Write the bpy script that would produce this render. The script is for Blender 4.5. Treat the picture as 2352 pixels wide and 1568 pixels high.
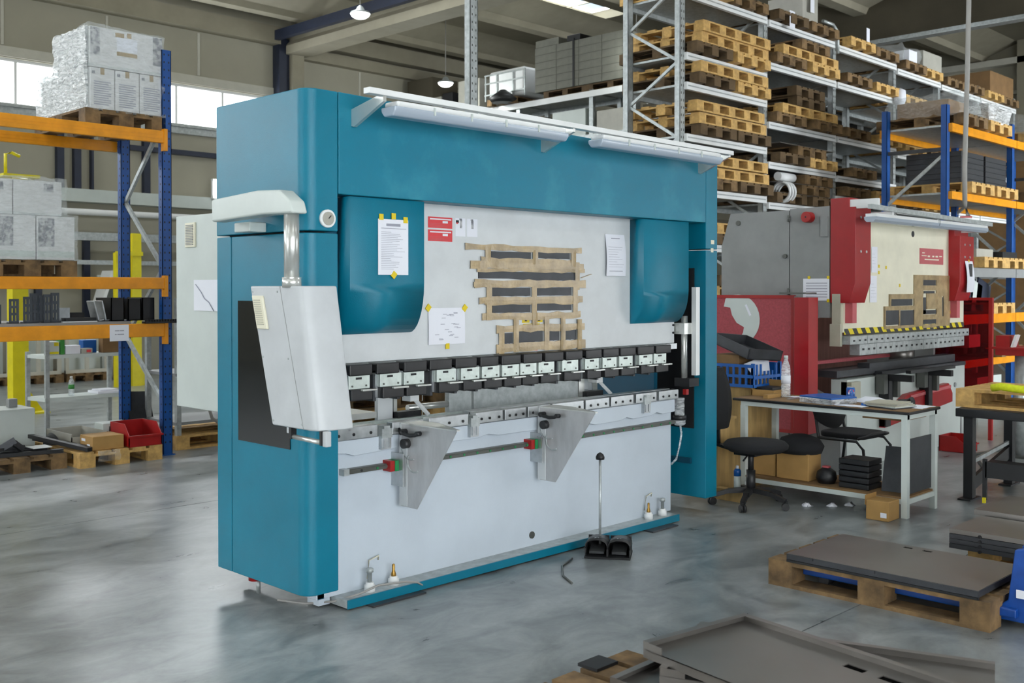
import bpy, bmesh, math, random
from mathutils import Vector, Matrix
random.seed(7)
PI = math.pi
S = bpy.context.scene
for o in list(bpy.data.objects): bpy.data.objects.remove(o, do_unlink=True)
COL = S.collection

# ---------------------------------------------------------------- camera
cd = bpy.data.cameras.new('camera'); cam = bpy.data.objects.new('camera', cd); COL.objects.link(cam)
cam.location = (-3.165, -4.352, 1.65); cam.rotation_euler = (PI/2 - .0122, 0, -.7926)
cd.sensor_width = 36; cd.lens = 2405.6*36/2352; cd.shift_y = -92.34/2352; cd.clip_end = 200
cd.dof.use_dof = True; cd.dof.focus_distance = 6.7; cd.dof.aperture_fstop = 4.0
S.camera = cam
# ---------------------------------------------------------------- world, lights, exposure
w = bpy.data.worlds.new('world'); S.world = w; w.use_nodes = True
bg = w.node_tree.nodes['Background']; bg.inputs[0].default_value = (.93, .97, 1, 1); bg.inputs[1].default_value = 6
S.view_settings.view_transform = 'Standard'; S.view_settings.look = 'None'
S.view_settings.gamma = 1; S.view_settings.use_curve_mapping = False
S.view_settings.exposure = 0.08
def area(name, loc, rot, sx, sy, power, col=(1, 1, 1)):
    l = bpy.data.lights.new(name, 'AREA'); l.shape = 'RECTANGLE'; l.size = sx; l.size_y = sy; l.energy = power; l.color = col
    o = bpy.data.objects.new(name, l); o.location = loc; o.rotation_euler = rot; COL.objects.link(o); return o
SKY = (.90, .96, 1.0)
# daylight through the roof lights (each lamp sits in a roof opening built below)
ROOF_LIGHTS = [(x, y) for x in (-16.0, -8.5, -1.0, 6.5, 13.8) for y in (-6.8, -1.0, 4.8, 10.6)]
for (x, y) in ROOF_LIGHTS:
    area('roof_daylight', (x, y, 7.93), (0, 0, 0), 2.4, .9, 200 if x < 9 else 60, SKY)
# daylight through the window strip of the back wall; added lamps follow
area('window_daylight', (1.4, 15.4, 5.4), (-PI/2, 0, 0), 15.6, .78, 380, SKY)
area('left_fill_light', (-19.7, 2.0, 2.7), (PI/2, 0, -PI/2), 9.0, 4.6, 120, SKY)  # added lamp at the left wall, set in an unseen door
area('column_sheen_light', (-12.5, 15.38, 5.15), (-PI/2, 0, 0), 10.5, 2.8, 500, SKY)  # added lamp at an unseen high window, for sheen on the left column
area('front_fill_light', (-5.0, -11.8, 2.7), (PI/2, 0, 0), 12.0, 4.8, 300, SKY)  # added lamp to brighten the press front, set in an unseen door
sl = area('rack_fill_light', (16.0, -11.8, 2.5), (PI/2, 0, 0), 8.0, 4.4, 420, SKY); sl.data.spread = math.radians(70)  # added lamp aimed at the rack beams, set in an unseen door

# ---------------------------------------------------------------- materials
def mat(name, col, rough=.5, metal=0.0, var=.08, scale=6.0, bump=0.0, bscale=60.0, spec=.5, emit=None, stretch=(1, 1, 1), col2=None, lo=.35, hi=.7, rvar=0.0):
    m = bpy.data.materials.new(name); m.use_nodes = True; nt = m.node_tree; b = nt.nodes['Principled BSDF']
    b.inputs['Roughness'].default_value = rough; b.inputs['Metallic'].default_value = metal; b.inputs['Specular IOR Level'].default_value = spec
    c = (*col, 1); b.inputs['Base Color'].default_value = c
    tc = nt.nodes.new('ShaderNodeTexCoord'); mp = nt.nodes.new('ShaderNodeMapping'); mp.inputs['Scale'].default_value = stretch
    nt.links.new(tc.outputs['Object'], mp.inputs['Vector'])
    if var > 0 or col2:
        n = nt.nodes.new('ShaderNodeTexNoise'); n.inputs['Scale'].default_value = scale; n.inputs['Detail'].default_value = 6; n.inputs['Roughness'].default_value = .6
        nt.links.new(mp.outputs['Vector'], n.inputs['Vector'])
        r = nt.nodes.new('ShaderNodeValToRGB'); r.color_ramp.elements[0].position = lo; r.color_ramp.elements[1].position = hi
        d = col2 if col2 else tuple(x*(1-var*2) for x in col)
        r.color_ramp.elements[0].color = (*d, 1); r.color_ramp.elements[1].color = tuple(min(1, x*(1+var)) for x in col) + (1,)
        nt.links.new(n.outputs['Fac'], r.inputs['Fac']); nt.links.new(r.outputs['Color'], b.inputs['Base Color'])
        if rvar:
            mr = nt.nodes.new('ShaderNodeMapRange'); mr.inputs['From Min'].default_value = .3; mr.inputs['From Max'].default_value = .7
            mr.inputs['To Min'].default_value = max(0, rough-rvar); mr.inputs['To Max'].default_value = rough+rvar
            nt.links.new(n.outputs['Fac'], mr.inputs['Value']); nt.links.new(mr.outputs['Result'], b.inputs['Roughness'])
    if bump > 0:
        n2 = nt.nodes.new('ShaderNodeTexNoise'); n2.inputs['Scale'].default_value = bscale; n2.inputs['Detail'].default_value = 3
        nt.links.new(mp.outputs['Vector'], n2.inputs['Vector'])
        bu = nt.nodes.new('ShaderNodeBump'); bu.inputs['Strength'].default_value = bump; bu.inputs['Distance'].default_value = .01
        nt.links.new(n2.outputs['Fac'], bu.inputs['Height']); nt.links.new(bu.outputs['Normal'], b.inputs['Normal'])
    if emit:
        b.inputs['Emission Color'].default_value = (*emit[:3], 1); b.inputs['Emission Strength'].default_value = emit[3]
    return m
def s2l(r, g, b):
    f = lambda v: ((v/255+.055)/1.055)**2.4 if v > 10 else v/255/12.92
    return (f(r), f(g), f(b))
M = {}
M['teal'] = mat('teal_paint', s2l(0, 115, 141), .40, var=.05, spec=.38, scale=2.5, bump=.12, bscale=260)
M['tealworn'] = mat('worn_teal_paint', s2l(44, 138, 160), .40, var=0, scale=2.6, col2=s2l(0, 115, 141), spec=.38, lo=.52, hi=.74, bump=.12, bscale=260)
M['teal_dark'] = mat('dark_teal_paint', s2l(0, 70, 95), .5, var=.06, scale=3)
M['white'] = mat('white_machine_paint', s2l(194, 204, 214), .42, var=.03, scale=2.2, bump=.05, bscale=200)
M['ramwhite'] = mat('scuffed_white_paint', s2l(206, 210, 212), .45, var=.05, scale=3.2, rvar=.06)
M['panelwhite'] = mat('pendant_white_paint', s2l(188, 192, 195), .4, var=.04, scale=5)
M['ltgrey'] = mat('light_grey_paint', s2l(196, 204, 200), .45, var=.03, scale=3)
M['grey'] = mat('grey_paint', s2l(138, 140, 140), .5, var=.06, scale=4)
M['steel'] = mat('machined_steel', s2l(186, 190, 192), .34, .75, var=.10, scale=14, rvar=.08)
M['zinc'] = mat('zinc_plate', s2l(205, 215, 210), .38, .35, var=.08, scale=20)
M['alu'] = mat('aluminium', s2l(215, 216, 212), .3, .7, var=.04, scale=8)
M['galv'] = mat('galvanised_steel', s2l(178, 184, 184), .42, .45, var=.12, scale=18)
M['brush'] = mat('brushed_steel_bracket', s2l(196, 196, 196), .4, .55, var=.10, scale=9, stretch=(1, 1, .3))
M['dark'] = mat('black_plastic', s2l(38, 38, 40), .42, var=.08, scale=20)
M['black'] = mat('black_paint', s2l(24, 25, 28), .5, var=.08, scale=8)
M['fabric'] = mat('black_fabric', s2l(22, 23, 26), .9, var=.15, scale=120, bump=.3, bscale=500)
M['smoke'] = mat('smoked_window', s2l(6, 12, 16), .12, var=.05, spec=.5)
M['rubber'] = mat('dark_rubber', s2l(58, 60, 62), .8, var=.15, scale=10)
M['red'] = mat('red_paint', s2l(158, 20, 28), .34, var=.06, scale=5)
M['redm'] = mat('red_mesh_panel', s2l(166, 70, 78), .6, var=.10, scale=60)
M['redplastic'] = mat('red_plastic', s2l(160, 22, 22), .4, var=.06)
M['pink'] = mat('faded_red_plate', s2l(190, 92, 96), .5, var=.06)
M['yellow'] = mat('yellow_tape', s2l(222, 196, 28), .5, var=.05)
M['yelpaint'] = mat('yellow_paint', s2l(222, 208, 10), .45, var=.05)
M['orange'] = mat('orange_beam_paint', s2l(232, 152, 12), .4, var=.08, scale=7, rvar=.05)
M['blue'] = mat('blue_rack_paint', s2l(14, 76, 148), .42, var=.08, scale=8)
M['bluejack'] = mat('blue_truck_paint', s2l(14, 70, 150), .4, var=.12, scale=12)
M['blueplastic'] = mat('blue_plastic', s2l(14, 88, 166), .4, var=.05)
M['navy'] = mat('navy_paint', s2l(34, 42, 62), .5, var=.08)
M['cream'] = mat('cream_machine_paint', s2l(226, 222, 200), .45, var=.04, scale=4)
M['creamtrim'] = mat('beige_machine_paint', s2l(176, 174, 156), .5, var=.05)
M['tape'] = mat('brown_packing_tape', s2l(172, 150, 112), .28, var=.16, scale=9, bump=.25, bscale=30)
M['card'] = mat('cardboard', s2l(172, 134, 78), .8, var=.06, scale=5)
M['carddark'] = mat('brown_cardboard', s2l(128, 98, 62), .8, var=.08, scale=5)
M['wood'] = mat('pallet_wood', s2l(206, 166, 100), .75, var=.16, scale=5, stretch=(3, 3, 3), bump=.1, bscale=40)
M['woodold'] = mat('weathered_pallet_wood', s2l(124, 98, 64), .8, var=.30, scale=7, bump=.15, bscale=40)
M['woodgrey'] = mat('grey_pallet_wood', s2l(100, 80, 54), .85, var=.22, scale=6)
M['ply'] = mat('plywood', s2l(178, 146, 92), .7, var=.14, scale=3, stretch=(6, 6, 1), bump=.05)
M['sheet'] = mat('hot_rolled_sheet_steel', s2l(134, 130, 126), .36, .75, var=.07, scale=3, rvar=.06)
M['sheetdark'] = mat('dark_sheet_steel', s2l(66, 68, 72), .45, .4, var=.12, scale=8)
M['bracketmetal'] = mat('dark_punched_steel', s2l(76, 82, 90), .5, .3, var=.12, scale=14)
M['concrete'] = mat('precast_concrete', s2l(150, 144, 126), .85, var=.05, scale=2.5, bump=.06, bscale=30)
M['roofc'] = mat('roof_concrete', s2l(128, 122, 104), .9, var=.05, scale=1.5)
M['roofdark'] = mat('dark_partition_panel', s2l(82, 76, 62), .9, var=.08, scale=1.2)
M['wall'] = mat('wall_panel', s2l(164, 160, 144), .8, var=.03, scale=1.0)
M['walltrim'] = mat('pale_joint_trim', s2l(196, 194, 182), .7, var=.03)
M['whiteplain'] = mat('white_enamel', s2l(228, 230, 230), .4, var=.02)
M['paper'] = mat('paper', s2l(226, 228, 236), .7, var=.015, scale=4)
M['carton'] = mat('white_printed_carton', s2l(214, 214, 214), .55, var=.04, scale=10)
M['printgrey'] = mat('grey_print', s2l(104, 106, 112), .6, var=.35, scale=22, lo=.42, hi=.58, col2=s2l(190, 190, 192))
M['ink'] = mat('pale_ink', s2l(150, 152, 164), .7, var=.0)
M['redink'] = mat('red_label', s2l(214, 62, 68), .5, var=.04)
M['greenlabel'] = mat('green_label', s2l(60, 140, 60), .5, var=.05)
M['green'] = mat('green_plastic', s2l(20, 128, 70), .5, var=.05)
M['rail'] = mat('dark_linear_rail', s2l(96, 98, 94), .4, .4, var=.08)
M['brass'] = mat('brass', s2l(170, 132, 66), .35, .8, var=.06)
M['cable'] = mat('grey_cable', s2l(150, 148, 144), .5, var=.04)
M['lime'] = mat('hi_vis_fabric', s2l(206, 214, 24), .8, var=.08, scale=50)
M['lampemit'] = mat('lamp_diffuser', (1, 1, 1), .5, var=0, emit=(.96, 1, .98, 9))
M['tubeemit'] = mat('daylight_tube', (1, 1, 1), .5, var=0, emit=(1, .98, .92, 7))
M['crategrey'] = mat('grey_crate', s2l(112, 112, 102), .7, var=.10, scale=5)
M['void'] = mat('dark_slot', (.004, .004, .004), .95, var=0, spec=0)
M['grass'] = mat('grey_laminate', s2l(168, 166, 156), .5, var=.05)
M['brick'] = mat('timber_cladding', s2l(112, 74, 66), .8, var=.12, scale=5, stretch=(5, 5, .4))
# clear plastics
def film(name, mixf, bumps, tint=(.95, .97, .97), rough=.12, scale=14, plain=False):
    m = bpy.data.materials.new(name); m.use_nodes = True; nt = m.node_tree; nt.nodes.clear()
    o = nt.nodes.new('ShaderNodeOutputMaterial'); t = nt.nodes.new('ShaderNodeBsdfTransparent'); t.inputs[0].default_value = (*tint, 1)
    p = nt.nodes.new('ShaderNodeBsdfPrincipled'); p.inputs['Base Color'].default_value = (*tint, 1); p.inputs['Roughness'].default_value = rough; p.inputs['Specular IOR Level'].default_value = .9
    mx = nt.nodes.new('ShaderNodeMixShader'); tc = nt.nodes.new('ShaderNodeTexCoord'); mp = nt.nodes.new('ShaderNodeMapping'); mp.inputs['Scale'].default_value = (1, 1, 3.5)
    n = nt.nodes.new('ShaderNodeTexNoise'); n.inputs['Scale'].default_value = scale; n.inputs['Detail'].default_value = 5; n.inputs['Distortion'].default_value = 1.2
    b = nt.nodes.new('ShaderNodeBump'); b.inputs['Strength'].default_value = bumps; b.inputs['Distance'].default_value = .03
    nt.links.new(tc.outputs['Object'], mp.inputs[0]); nt.links.new(mp.outputs[0], n.inputs['Vector']); nt.links.new(n.outputs['Fac'], b.inputs['Height']); nt.links.new(b.outputs['Normal'], p.inputs['Normal'])
    r = nt.nodes.new('ShaderNodeMapRange'); r.inputs['From Min'].default_value = .35; r.inputs['From Max'].default_value = .65; r.inputs['To Min'].default_value = mixf*.5; r.inputs['To Max'].default_value = min(1, mixf*1.5)
    nt.links.new(n.outputs['Fac'], r.inputs['Value'])
    if plain: mx.inputs['Fac'].default_value = mixf
    else: nt.links.new(r.outputs['Result'], mx.inputs['Fac'])
    nt.links.new(t.outputs[0], mx.inputs[1]); nt.links.new(p.outputs[0], mx.inputs[2]); nt.links.new(mx.outputs[0], o.inputs[0])
    return m
M['film'] = film('stretch_film', .17, .7)
M['filmheavy'] = film('crinkled_stretch_film', .6, 1.0, scale=11)
M['clear'] = film('clear_plastic', .35, .1, (.93, .96, .98), .08)
M['lens'] = film('lamp_lens_plastic', .62, .0, (.62, .70, .80), .15, plain=True)
M['pane'] = film('window_glass', .05, .0, (1, 1, 1), .05, plain=True)
# polished concrete floor
def floor_mat():
    m = bpy.data.materials.new('polished_concrete'); m.use_nodes = True; nt = m.node_tree; b = nt.nodes['Principled BSDF']
    tc = nt.nodes.new('ShaderNodeTexCoord')
    def noise(sc, det, off=0, stretch=(1, 1, 1)):
        mp = nt.nodes.new('ShaderNodeMapping'); mp.inputs['Location'].default_value = (off, off*2, 0); mp.inputs['Scale'].default_value = stretch
        nt.links.new(tc.outputs['Object'], mp.inputs[0])
        n = nt.nodes.new('ShaderNodeTexNoise'); n.inputs['Scale'].default_value = sc; n.inputs['Detail'].default_value = det; n.inputs['Roughness'].default_value = .62; n.inputs['Distortion'].default_value = .7
        nt.links.new(mp.outputs[0], n.inputs['Vector']); return n
    n1 = noise(.55, 8, 3); n2 = noise(2.6, 8, 7, (1, 1.6, 1)); n3 = noise(26, 4, 1)
    def mix(a, f, bc, fac=None):
        x = nt.nodes.new('ShaderNodeMix'); x.data_type = 'RGBA'; return x
    r1 = nt.nodes.new('ShaderNodeValToRGB'); r1.color_ramp.elements[0].position = .33; r1.color_ramp.elements[1].position = .68
    r1.color_ramp.elements[0].color = (*s2l(104, 110, 111), 1); r1.color_ramp.elements[1].color = (*s2l(158, 163, 163), 1)
    nt.links.new(n2.outputs['Fac'], r1.inputs['Fac'])
    r2 = nt.nodes.new('ShaderNodeValToRGB'); r2.color_ramp.elements[0].position = .3; r2.color_ramp.elements[1].position = .72
    r2.color_ramp.elements[0].color = (.74, .75, .76, 1); r2.color_ramp.elements[1].color = (1.04, 1.04, 1.03, 1)
    nt.links.new(n1.outputs['Fac'], r2.inputs['Fac'])
    x = nt.nodes.new('ShaderNodeMix'); x.data_type = 'RGBA'; x.blend_type = 'MULTIPLY'; x.inputs[0].default_value = 1
    nt.links.new(r1.outputs[0], x.inputs[6]); nt.links.new(r2.outputs[0], x.inputs[7])
    r3 = nt.nodes.new('ShaderNodeValToRGB'); r3.color_ramp.elements[0].position = .25; r3.color_ramp.elements[1].position = .6
    r3.color_ramp.elements[0].color = (.88, .88, .88, 1); r3.color_ramp.elements[1].color = (1, 1, 1, 1); nt.links.new(n3.outputs['Fac'], r3.inputs['Fac'])
    y = nt.nodes.new('ShaderNodeMix'); y.data_type = 'RGBA'; y.blend_type = 'MULTIPLY'; y.inputs[0].default_value = 1
    nt.links.new(x.outputs[2], y.inputs[6]); nt.links.new(r3.outputs[0], y.inputs[7]); nt.links.new(y.outputs[2], b.inputs['Base Color'])
    mr = nt.nodes.new('ShaderNodeMapRange'); mr.inputs['From Min'].default_value = .3; mr.inputs['From Max'].default_value = .7; mr.inputs['To Min'].default_value = .27; mr.inputs['To Max'].default_value = .33
    nt.links.new(n2.outputs['Fac'], mr.inputs['Value']); nt.links.new(mr.outputs['Result'], b.inputs['Roughness'])
    bu = nt.nodes.new('ShaderNodeBump'); bu.inputs['Strength'].default_value = .012; bu.inputs['Distance'].default_value = .01
    nt.links.new(n2.outputs['Fac'], bu.inputs['Height']); nt.links.new(bu.outputs['Normal'], b.inputs['Normal'])
    b.inputs['Specular IOR Level'].default_value = .6
    return m
M['floor'] = floor_mat()
def stripe_mat(name, c1, c2, scale, ang):
    m = bpy.data.materials.new(name); m.use_nodes = True; nt = m.node_tree; b = nt.nodes['Principled BSDF']; b.inputs['Roughness'].default_value = .5
    tc = nt.nodes.new('ShaderNodeTexCoord'); mp = nt.nodes.new('ShaderNodeMapping'); mp.inputs['Rotation'].default_value = (0, ang, 0)
    wv = nt.nodes.new('ShaderNodeTexWave'); wv.inputs['Scale'].default_value = scale; wv.bands_direction = 'X'
    r = nt.nodes.new('ShaderNodeValToRGB'); r.color_ramp.interpolation = 'CONSTANT'; r.color_ramp.elements[0].color = (*c1, 1); r.color_ramp.elements[1].color = (*c2, 1); r.color_ramp.elements[1].position = .5
    nt.links.new(tc.outputs['Object'], mp.inputs[0]); nt.links.new(mp.outputs[0], wv.inputs[0]); nt.links.new(wv.outputs['Fac'], r.inputs[0]); nt.links.new(r.outputs[0], b.inputs['Base Color']); return m
M['hazard'] = stripe_mat('hazard_stripes', s2l(225, 205, 20), s2l(40, 40, 38), 2.6, .75)

# ---------------------------------------------------------------- mesh helpers
class MB:
    def __init__(s): s.v = []; s.f = []; s.sm = []
    def add(s, vs, fs, smooth=False):
        k = len(s.v); s.v += [tuple(p) for p in vs]
        for f in fs: s.f.append(tuple(k+i for i in f)); s.sm.append(smooth)
        return s
    def box(s, x0, x1, y0, y1, z0, z1, mx=None):
        if x0 > x1: x0, x1 = x1, x0
        if y0 > y1: y0, y1 = y1, y0
        if z0 > z1: z0, z1 = z1, z0
        vs = [Vector(p) for p in ((x0,y0,z0),(x1,y0,z0),(x1,y1,z0),(x0,y1,z0),(x0,y0,z1),(x1,y0,z1),(x1,y1,z1),(x0,y1,z1))]
        if mx: vs = [mx @ p for p in vs]
        return s.add(vs, [(0,3,2,1),(4,5,6,7),(0,1,5,4),(1,2,6,5),(2,3,7,6),(3,0,4,7)])
    def bar(s, a, b, w, h, up=(0,0,1)):                    # rectangular bar from a to b
        a = Vector(a); b = Vector(b); d = (b-a).normalized(); u = Vector(up)
        if abs(d.dot(u)) > .98: u = Vector((1,0,0))
        r = d.cross(u).normalized(); u = r.cross(d)
        vs = []
        for p in (a, b):
            for (i, j) in ((-1,-1),(1,-1),(1,1),(-1,1)): vs.append(p + r*(i*w/2) + u*(j*h/2))
        return s.add(vs, [(0,1,2,3),(7,6,5,4),(0,4,5,1),(1,5,6,2),(2,6,7,3),(3,7,4,0)])
    def cyl(s, a, b, r0, r1=None, n=14, cap=True):
        a = Vector(a); b = Vector(b); r1 = r0 if r1 is None else r1; d = (b-a).normalized(); u = Vector((0,0,1)) if abs(d.z) < .9 else Vector((1,0,0))
        e = d.cross(u).normalized(); g = e.cross(d); vs = []
        for p, r in ((a, r0), (b, r1)):
            for i in range(n): t = 2*PI*i/n; vs.append(p + e*(r*math.cos(t)) + g*(r*math.sin(t)))
        k = len(s.v); s.add(vs, [(i, n+i, n+(i+1) % n, (i+1) % n) for i in range(n)], True)
        if cap:
            s.f.append(tuple(k+i for i in range(n))); s.sm.append(False); s.f.append(tuple(k+n+i for i in reversed(range(n)))); s.sm.append(False)
        return s
    def tube(s, pts, r, n=8):
        pts = [Vector(p) for p in pts]; rings = []; k = len(s.v)
        for i, p in enumerate(pts):
            d = (pts[min(i+1, len(pts)-1)] - pts[max(i-1, 0)]).normalized(); u = Vector((0,0,1)) if abs(d.z) < .95 else Vector((1,0,0))
            e = d.cross(u).normalized(); g = e.cross(d)
            for j in range(n): t = 2*PI*j/n; s.v.append(tuple(p + e*(r*math.cos(t)) + g*(r*math.sin(t))))
        for i in range(len(pts)-1):
            for j in range(n):
                s.f.append((k+i*n+j, k+(i+1)*n+j, k+(i+1)*n+(j+1) % n, k+i*n+(j+1) % n)); s.sm.append(True)
        s.f.append(tuple(k+j for j in range(n))); s.sm.append(False); s.f.append(tuple(k+(len(pts)-1)*n+j for j in reversed(range(n)))); s.sm.append(False)
        return s
    def lathe(s, prof, c=(0,0,0), n=18):                  # prof (r, z)
        k = len(s.v)
        for (r, z) in prof:
            for j in range(n): t = 2*PI*j/n; s.v.append((c[0]+r*math.cos(t), c[1]+r*math.sin(t), c[2]+z))
        for i in range(len(prof)-1):
            for j in range(n):
                s.f.append((k+i*n+j, k+i*n+(j+1) % n, k+(i+1)*n+(j+1) % n, k+(i+1)*n+j)); s.sm.append(True)
        s.f.append(tuple(k+j for j in reversed(range(n)))); s.sm.append(False); s.f.append(tuple(k+(len(prof)-1)*n+j for j in range(n))); s.sm.append(False)
        return s
    def prism(s, poly, axis, a, b, smooth=False):         # poly in the two other axes, in order
        def P(p, t):
            return {'x': (t, p[0], p[1]), 'y': (p[0], t, p[1]), 'z': (p[0], p[1], t)}[axis]
        n = len(poly); ar = sum(poly[i][0]*poly[(i+1) % n][1]-poly[(i+1) % n][0]*poly[i][1] for i in range(n))
        if (ar > 0) == (axis == 'y'): poly = list(reversed(poly))
        if a > b: a, b = b, a
        vs = [P(p, a) for p in poly] + [P(p, b) for p in poly]; k = len(s.v)
        s.add(vs, [(i, (i+1) % n, n+(i+1) % n, n+i) for i in range(n)], smooth)
        s.f.append(tuple(k+i for i in reversed(range(n)))); s.sm.append(False); s.f.append(tuple(k+n+i for i in range(n))); s.sm.append(False)
        return s
    def quad(s, a, b, c, d): return s.add([a, b, c, d], [(0,1,2,3)])
    def xf(s, mx): s.v = [tuple(mx @ Vector(p)) for p in s.v]; return s
OFF = {}
def link(o): COL.objects.link(o); return o
def tag(o, label=None, cat=None, group=None, kind=None):
    if label: o['label'] = label
    if cat: o['category'] = cat
    if group: o['group'] = group
    if kind: o['kind'] = kind
    return o
def thing(name, label, cat, loc=(0,0,0), group=None):
    o = link(bpy.data.objects.new(name, None)); o.empty_display_size = .1; o.location = loc; OFF[o.name] = Vector(loc); return tag(o, label, cat, group)
def build(name, mb, m, parent=None, bevel=0, loc=None, smooth=None, label=None):
    off = Vector(loc) if loc is not None else (OFF[parent.name] if parent else Vector((0,0,0)))
    me = bpy.data.meshes.new(name); me.from_pydata([tuple(Vector(p)-off) for p in mb.v], [], mb.f)
    for p, q in zip(me.polygons, mb.sm): p.use_smooth = q if smooth is None else smooth
    me.materials.append(M[m] if isinstance(m, str) else m)
    o = link(bpy.data.objects.new(name, me)); OFF[o.name] = off
    if parent: o.parent = parent
    else: o.location = off
    if bevel:
        b = o.modifiers.new('bevel', 'BEVEL'); b.width = bevel; b.segments = 2; b.limit_method = 'ANGLE'; b.angle_limit = .6
        me.polygons.foreach_set('use_smooth', [True]*len(me.polygons)); wn = o.modifiers.new('wn', 'WEIGHTED_NORMAL'); wn.keep_sharp = True
    if label: o['label'] = label
    return o
def solo(name, mb, m, label, cat, group=None, loc=None, bevel=0, smooth=None):
    if loc is None:
        xs = [p[0] for p in mb.v]; ys = [p[1] for p in mb.v]; zs = [p[2] for p in mb.v]
        loc = ((min(xs)+max(xs))/2, (min(ys)+max(ys))/2, min(zs))
    return tag(build(name, mb, m, None, bevel, loc, smooth), label, cat, group)
def dup(root, loc, rotz=0, label=None, group=None, scale=None, mats=None):
    r = root.copy(); link(r); r.location = loc; r.rotation_euler = (0, 0, rotz)
    if scale: r.scale = scale
    if label: r['label'] = label
    if group: r['group'] = group
    for ch in root.children:
        c = ch.copy(); link(c); c.parent = r
        if mats and c.data: 
            c.data = mats.get(c.data, c.data)
        for g in ch.children:
            e = g.copy(); link(e); e.parent = c
    return r
def structure(name, mb, m, parent=None, bevel=0, loc=None):
    o = build(name, mb, m, parent, bevel, loc)
    if not parent: o['kind'] = 'structure'
    return o
def rnd_rect(x0, x1, z0, z1, r, n=4):
    p = []
    for cx, cz, a in ((x1-r, z0+r, -90), (x1-r, z1-r, 0), (x0+r, z1-r, 90), (x0+r, z0+r, 180)):
        for i in range(n+1): t = math.radians(a+90*i/n); p.append((cx+r*math.cos(t), cz+r*math.sin(t)))
    return p

# ================================================================ SETTING
XL, XR, YF, YB, ZC = -20.0, 24.0, -12.0, 15.5, 7.7
fl = structure('floor', MB().box(XL, XR, YF, YB, -.12, -.012), 'concrete')
ys = [YF, -6.64, -1.82, 3.0, 7.82, 12.64, YB]
for i in range(len(ys)-1):
    build('floor_slab', MB().box(XL, XR, ys[i]+.004, ys[i+1]-.004, -.012, 0), 'floor', fl)
# back wall with its window strip
wb = structure('wall_back', MB().box(-7, XR, YB, YB+.25, 0, 4.98).box(-7, XR, YB, YB+.25, 5.83, ZC).box(XL, -7, YB, YB+.25, 0, 3.7).box(XL, -7, YB, YB+.25, 6.6, ZC).box(XL, -18, YB, YB+.25, 3.7, 4.98).box(XL, -18, YB, YB+.25, 5.83, 6.6).box(-7.0, -6.43, YB, YB+.25, 4.98, 5.83).box(XL, -18.0, YB, YB+.25, 4.98, 5.83).box(9.42, XR, YB, YB+.25, 4.98, 5.83), 'wall')
for x in (-4, -2, -.1, 1.9, 3.87, 5.8, 7.74, 11.87, 13.85, 15.8, 17.8, 19.8):
    build('joint_strip', MB().box(x-.025, x+.025, YB-.02, YB, 6.05 if x < 9.5 else 5.4, 6.92 if x < 9.5 else 6.72), 'walltrim', wb)
structure('trim_1', MB().box(-6.5, 9.6, YB-.03, YB, 5.85, 6.03), 'walltrim')
structure('trim_2', MB().box(-6.5, 9.6, YB-.09, YB, 4.8, 4.97).box(-6.5, 9.6, YB-.14, YB, 4.93, 4.98), 'galv')
structure('trim_3', MB().box(XL, 9.55, YB-.28, YB, 6.95, 7.32), 'concrete')
structure('trim_4', MB().box(10.2, XR, YB-.2, YB, 6.74, 6.98), 'concrete')
structure('trim_5', MB().box(10.2, XR, YB-.30, YB, 7.05, 7.4), 'concrete')
win = structure('window_1', MB().box(-6.43, 9.42, YB+.08, YB+.16, 4.98, 5.03).box(-6.43, 9.42, YB+.08, YB+.16, 5.78, 5.83), 'whiteplain')
xs = [9.395 - 1.0525*i for i in range(16)][::-1]
for i, x in enumerate(xs):
    build('mullion', MB().box(x-.025, x+.025, YB+.08, YB+.16, 5.03, 5.78), 'whiteplain', win)
    if i < 15: build('pane', MB().box(x+.025, x+1.0275, YB+.115, YB+.122, 5.03, 5.78), 'pane', win)
w2 = structure('added_window_2', MB().box(-18, -7, YB+.08, YB+.16, 3.7, 3.76).box(-18, -7, YB+.08, YB+.16, 6.54, 6.6), 'whiteplain')  # unseen window, added for its sheen on the press column
for i in range(12):
    x = -18+i; build('mullion', MB().box(x-.03 if i else x, x+.03 if i < 11 else x, YB+.08, YB+.16, 3.76, 6.54), 'whiteplain', w2)
    if i < 11: build('pane', MB().box(x+.03, x+.97, YB+.115, YB+.122, 3.76, 6.54), 'pane', w2)
for i, x in enumerate((4.80, 5.12, 5.45, 6.5, 8.3)):
    build('wall_post', MB().box(x, x+(.13 if i != 2 else .04), YB-.12, YB, 3.5, 4.8), 'navy', wb)
build('wall_rail', MB().box(5.9, 9.5, YB-.14, YB-.02, 4.36, 4.46), 'navy', wb)
for x in (3.2, 4.4, 5.3, 6.2, 7.3):
    build('wall_post', MB().box(x, x+.12, YB-.10, YB, 0, 2.6), 'navy', wb)
structure('trim_6', MB().box(XL, 9.5, YB-.3, YB, 3.28, 3.52), 'ltgrey')
structure('trim_7', MB().box(3, 9.4, YB-.5, YB-.3, 2.55, 2.70).box(3, 9.4, YB-.45, YB-.35, 2.1, 2.18), 'galv')
pp = MB().cyl((2.0, YB-.4, 3.08), (9.4, YB-.4, 3.08), .06, n=12); structure('trim_8', pp, 'whiteplain')
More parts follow.
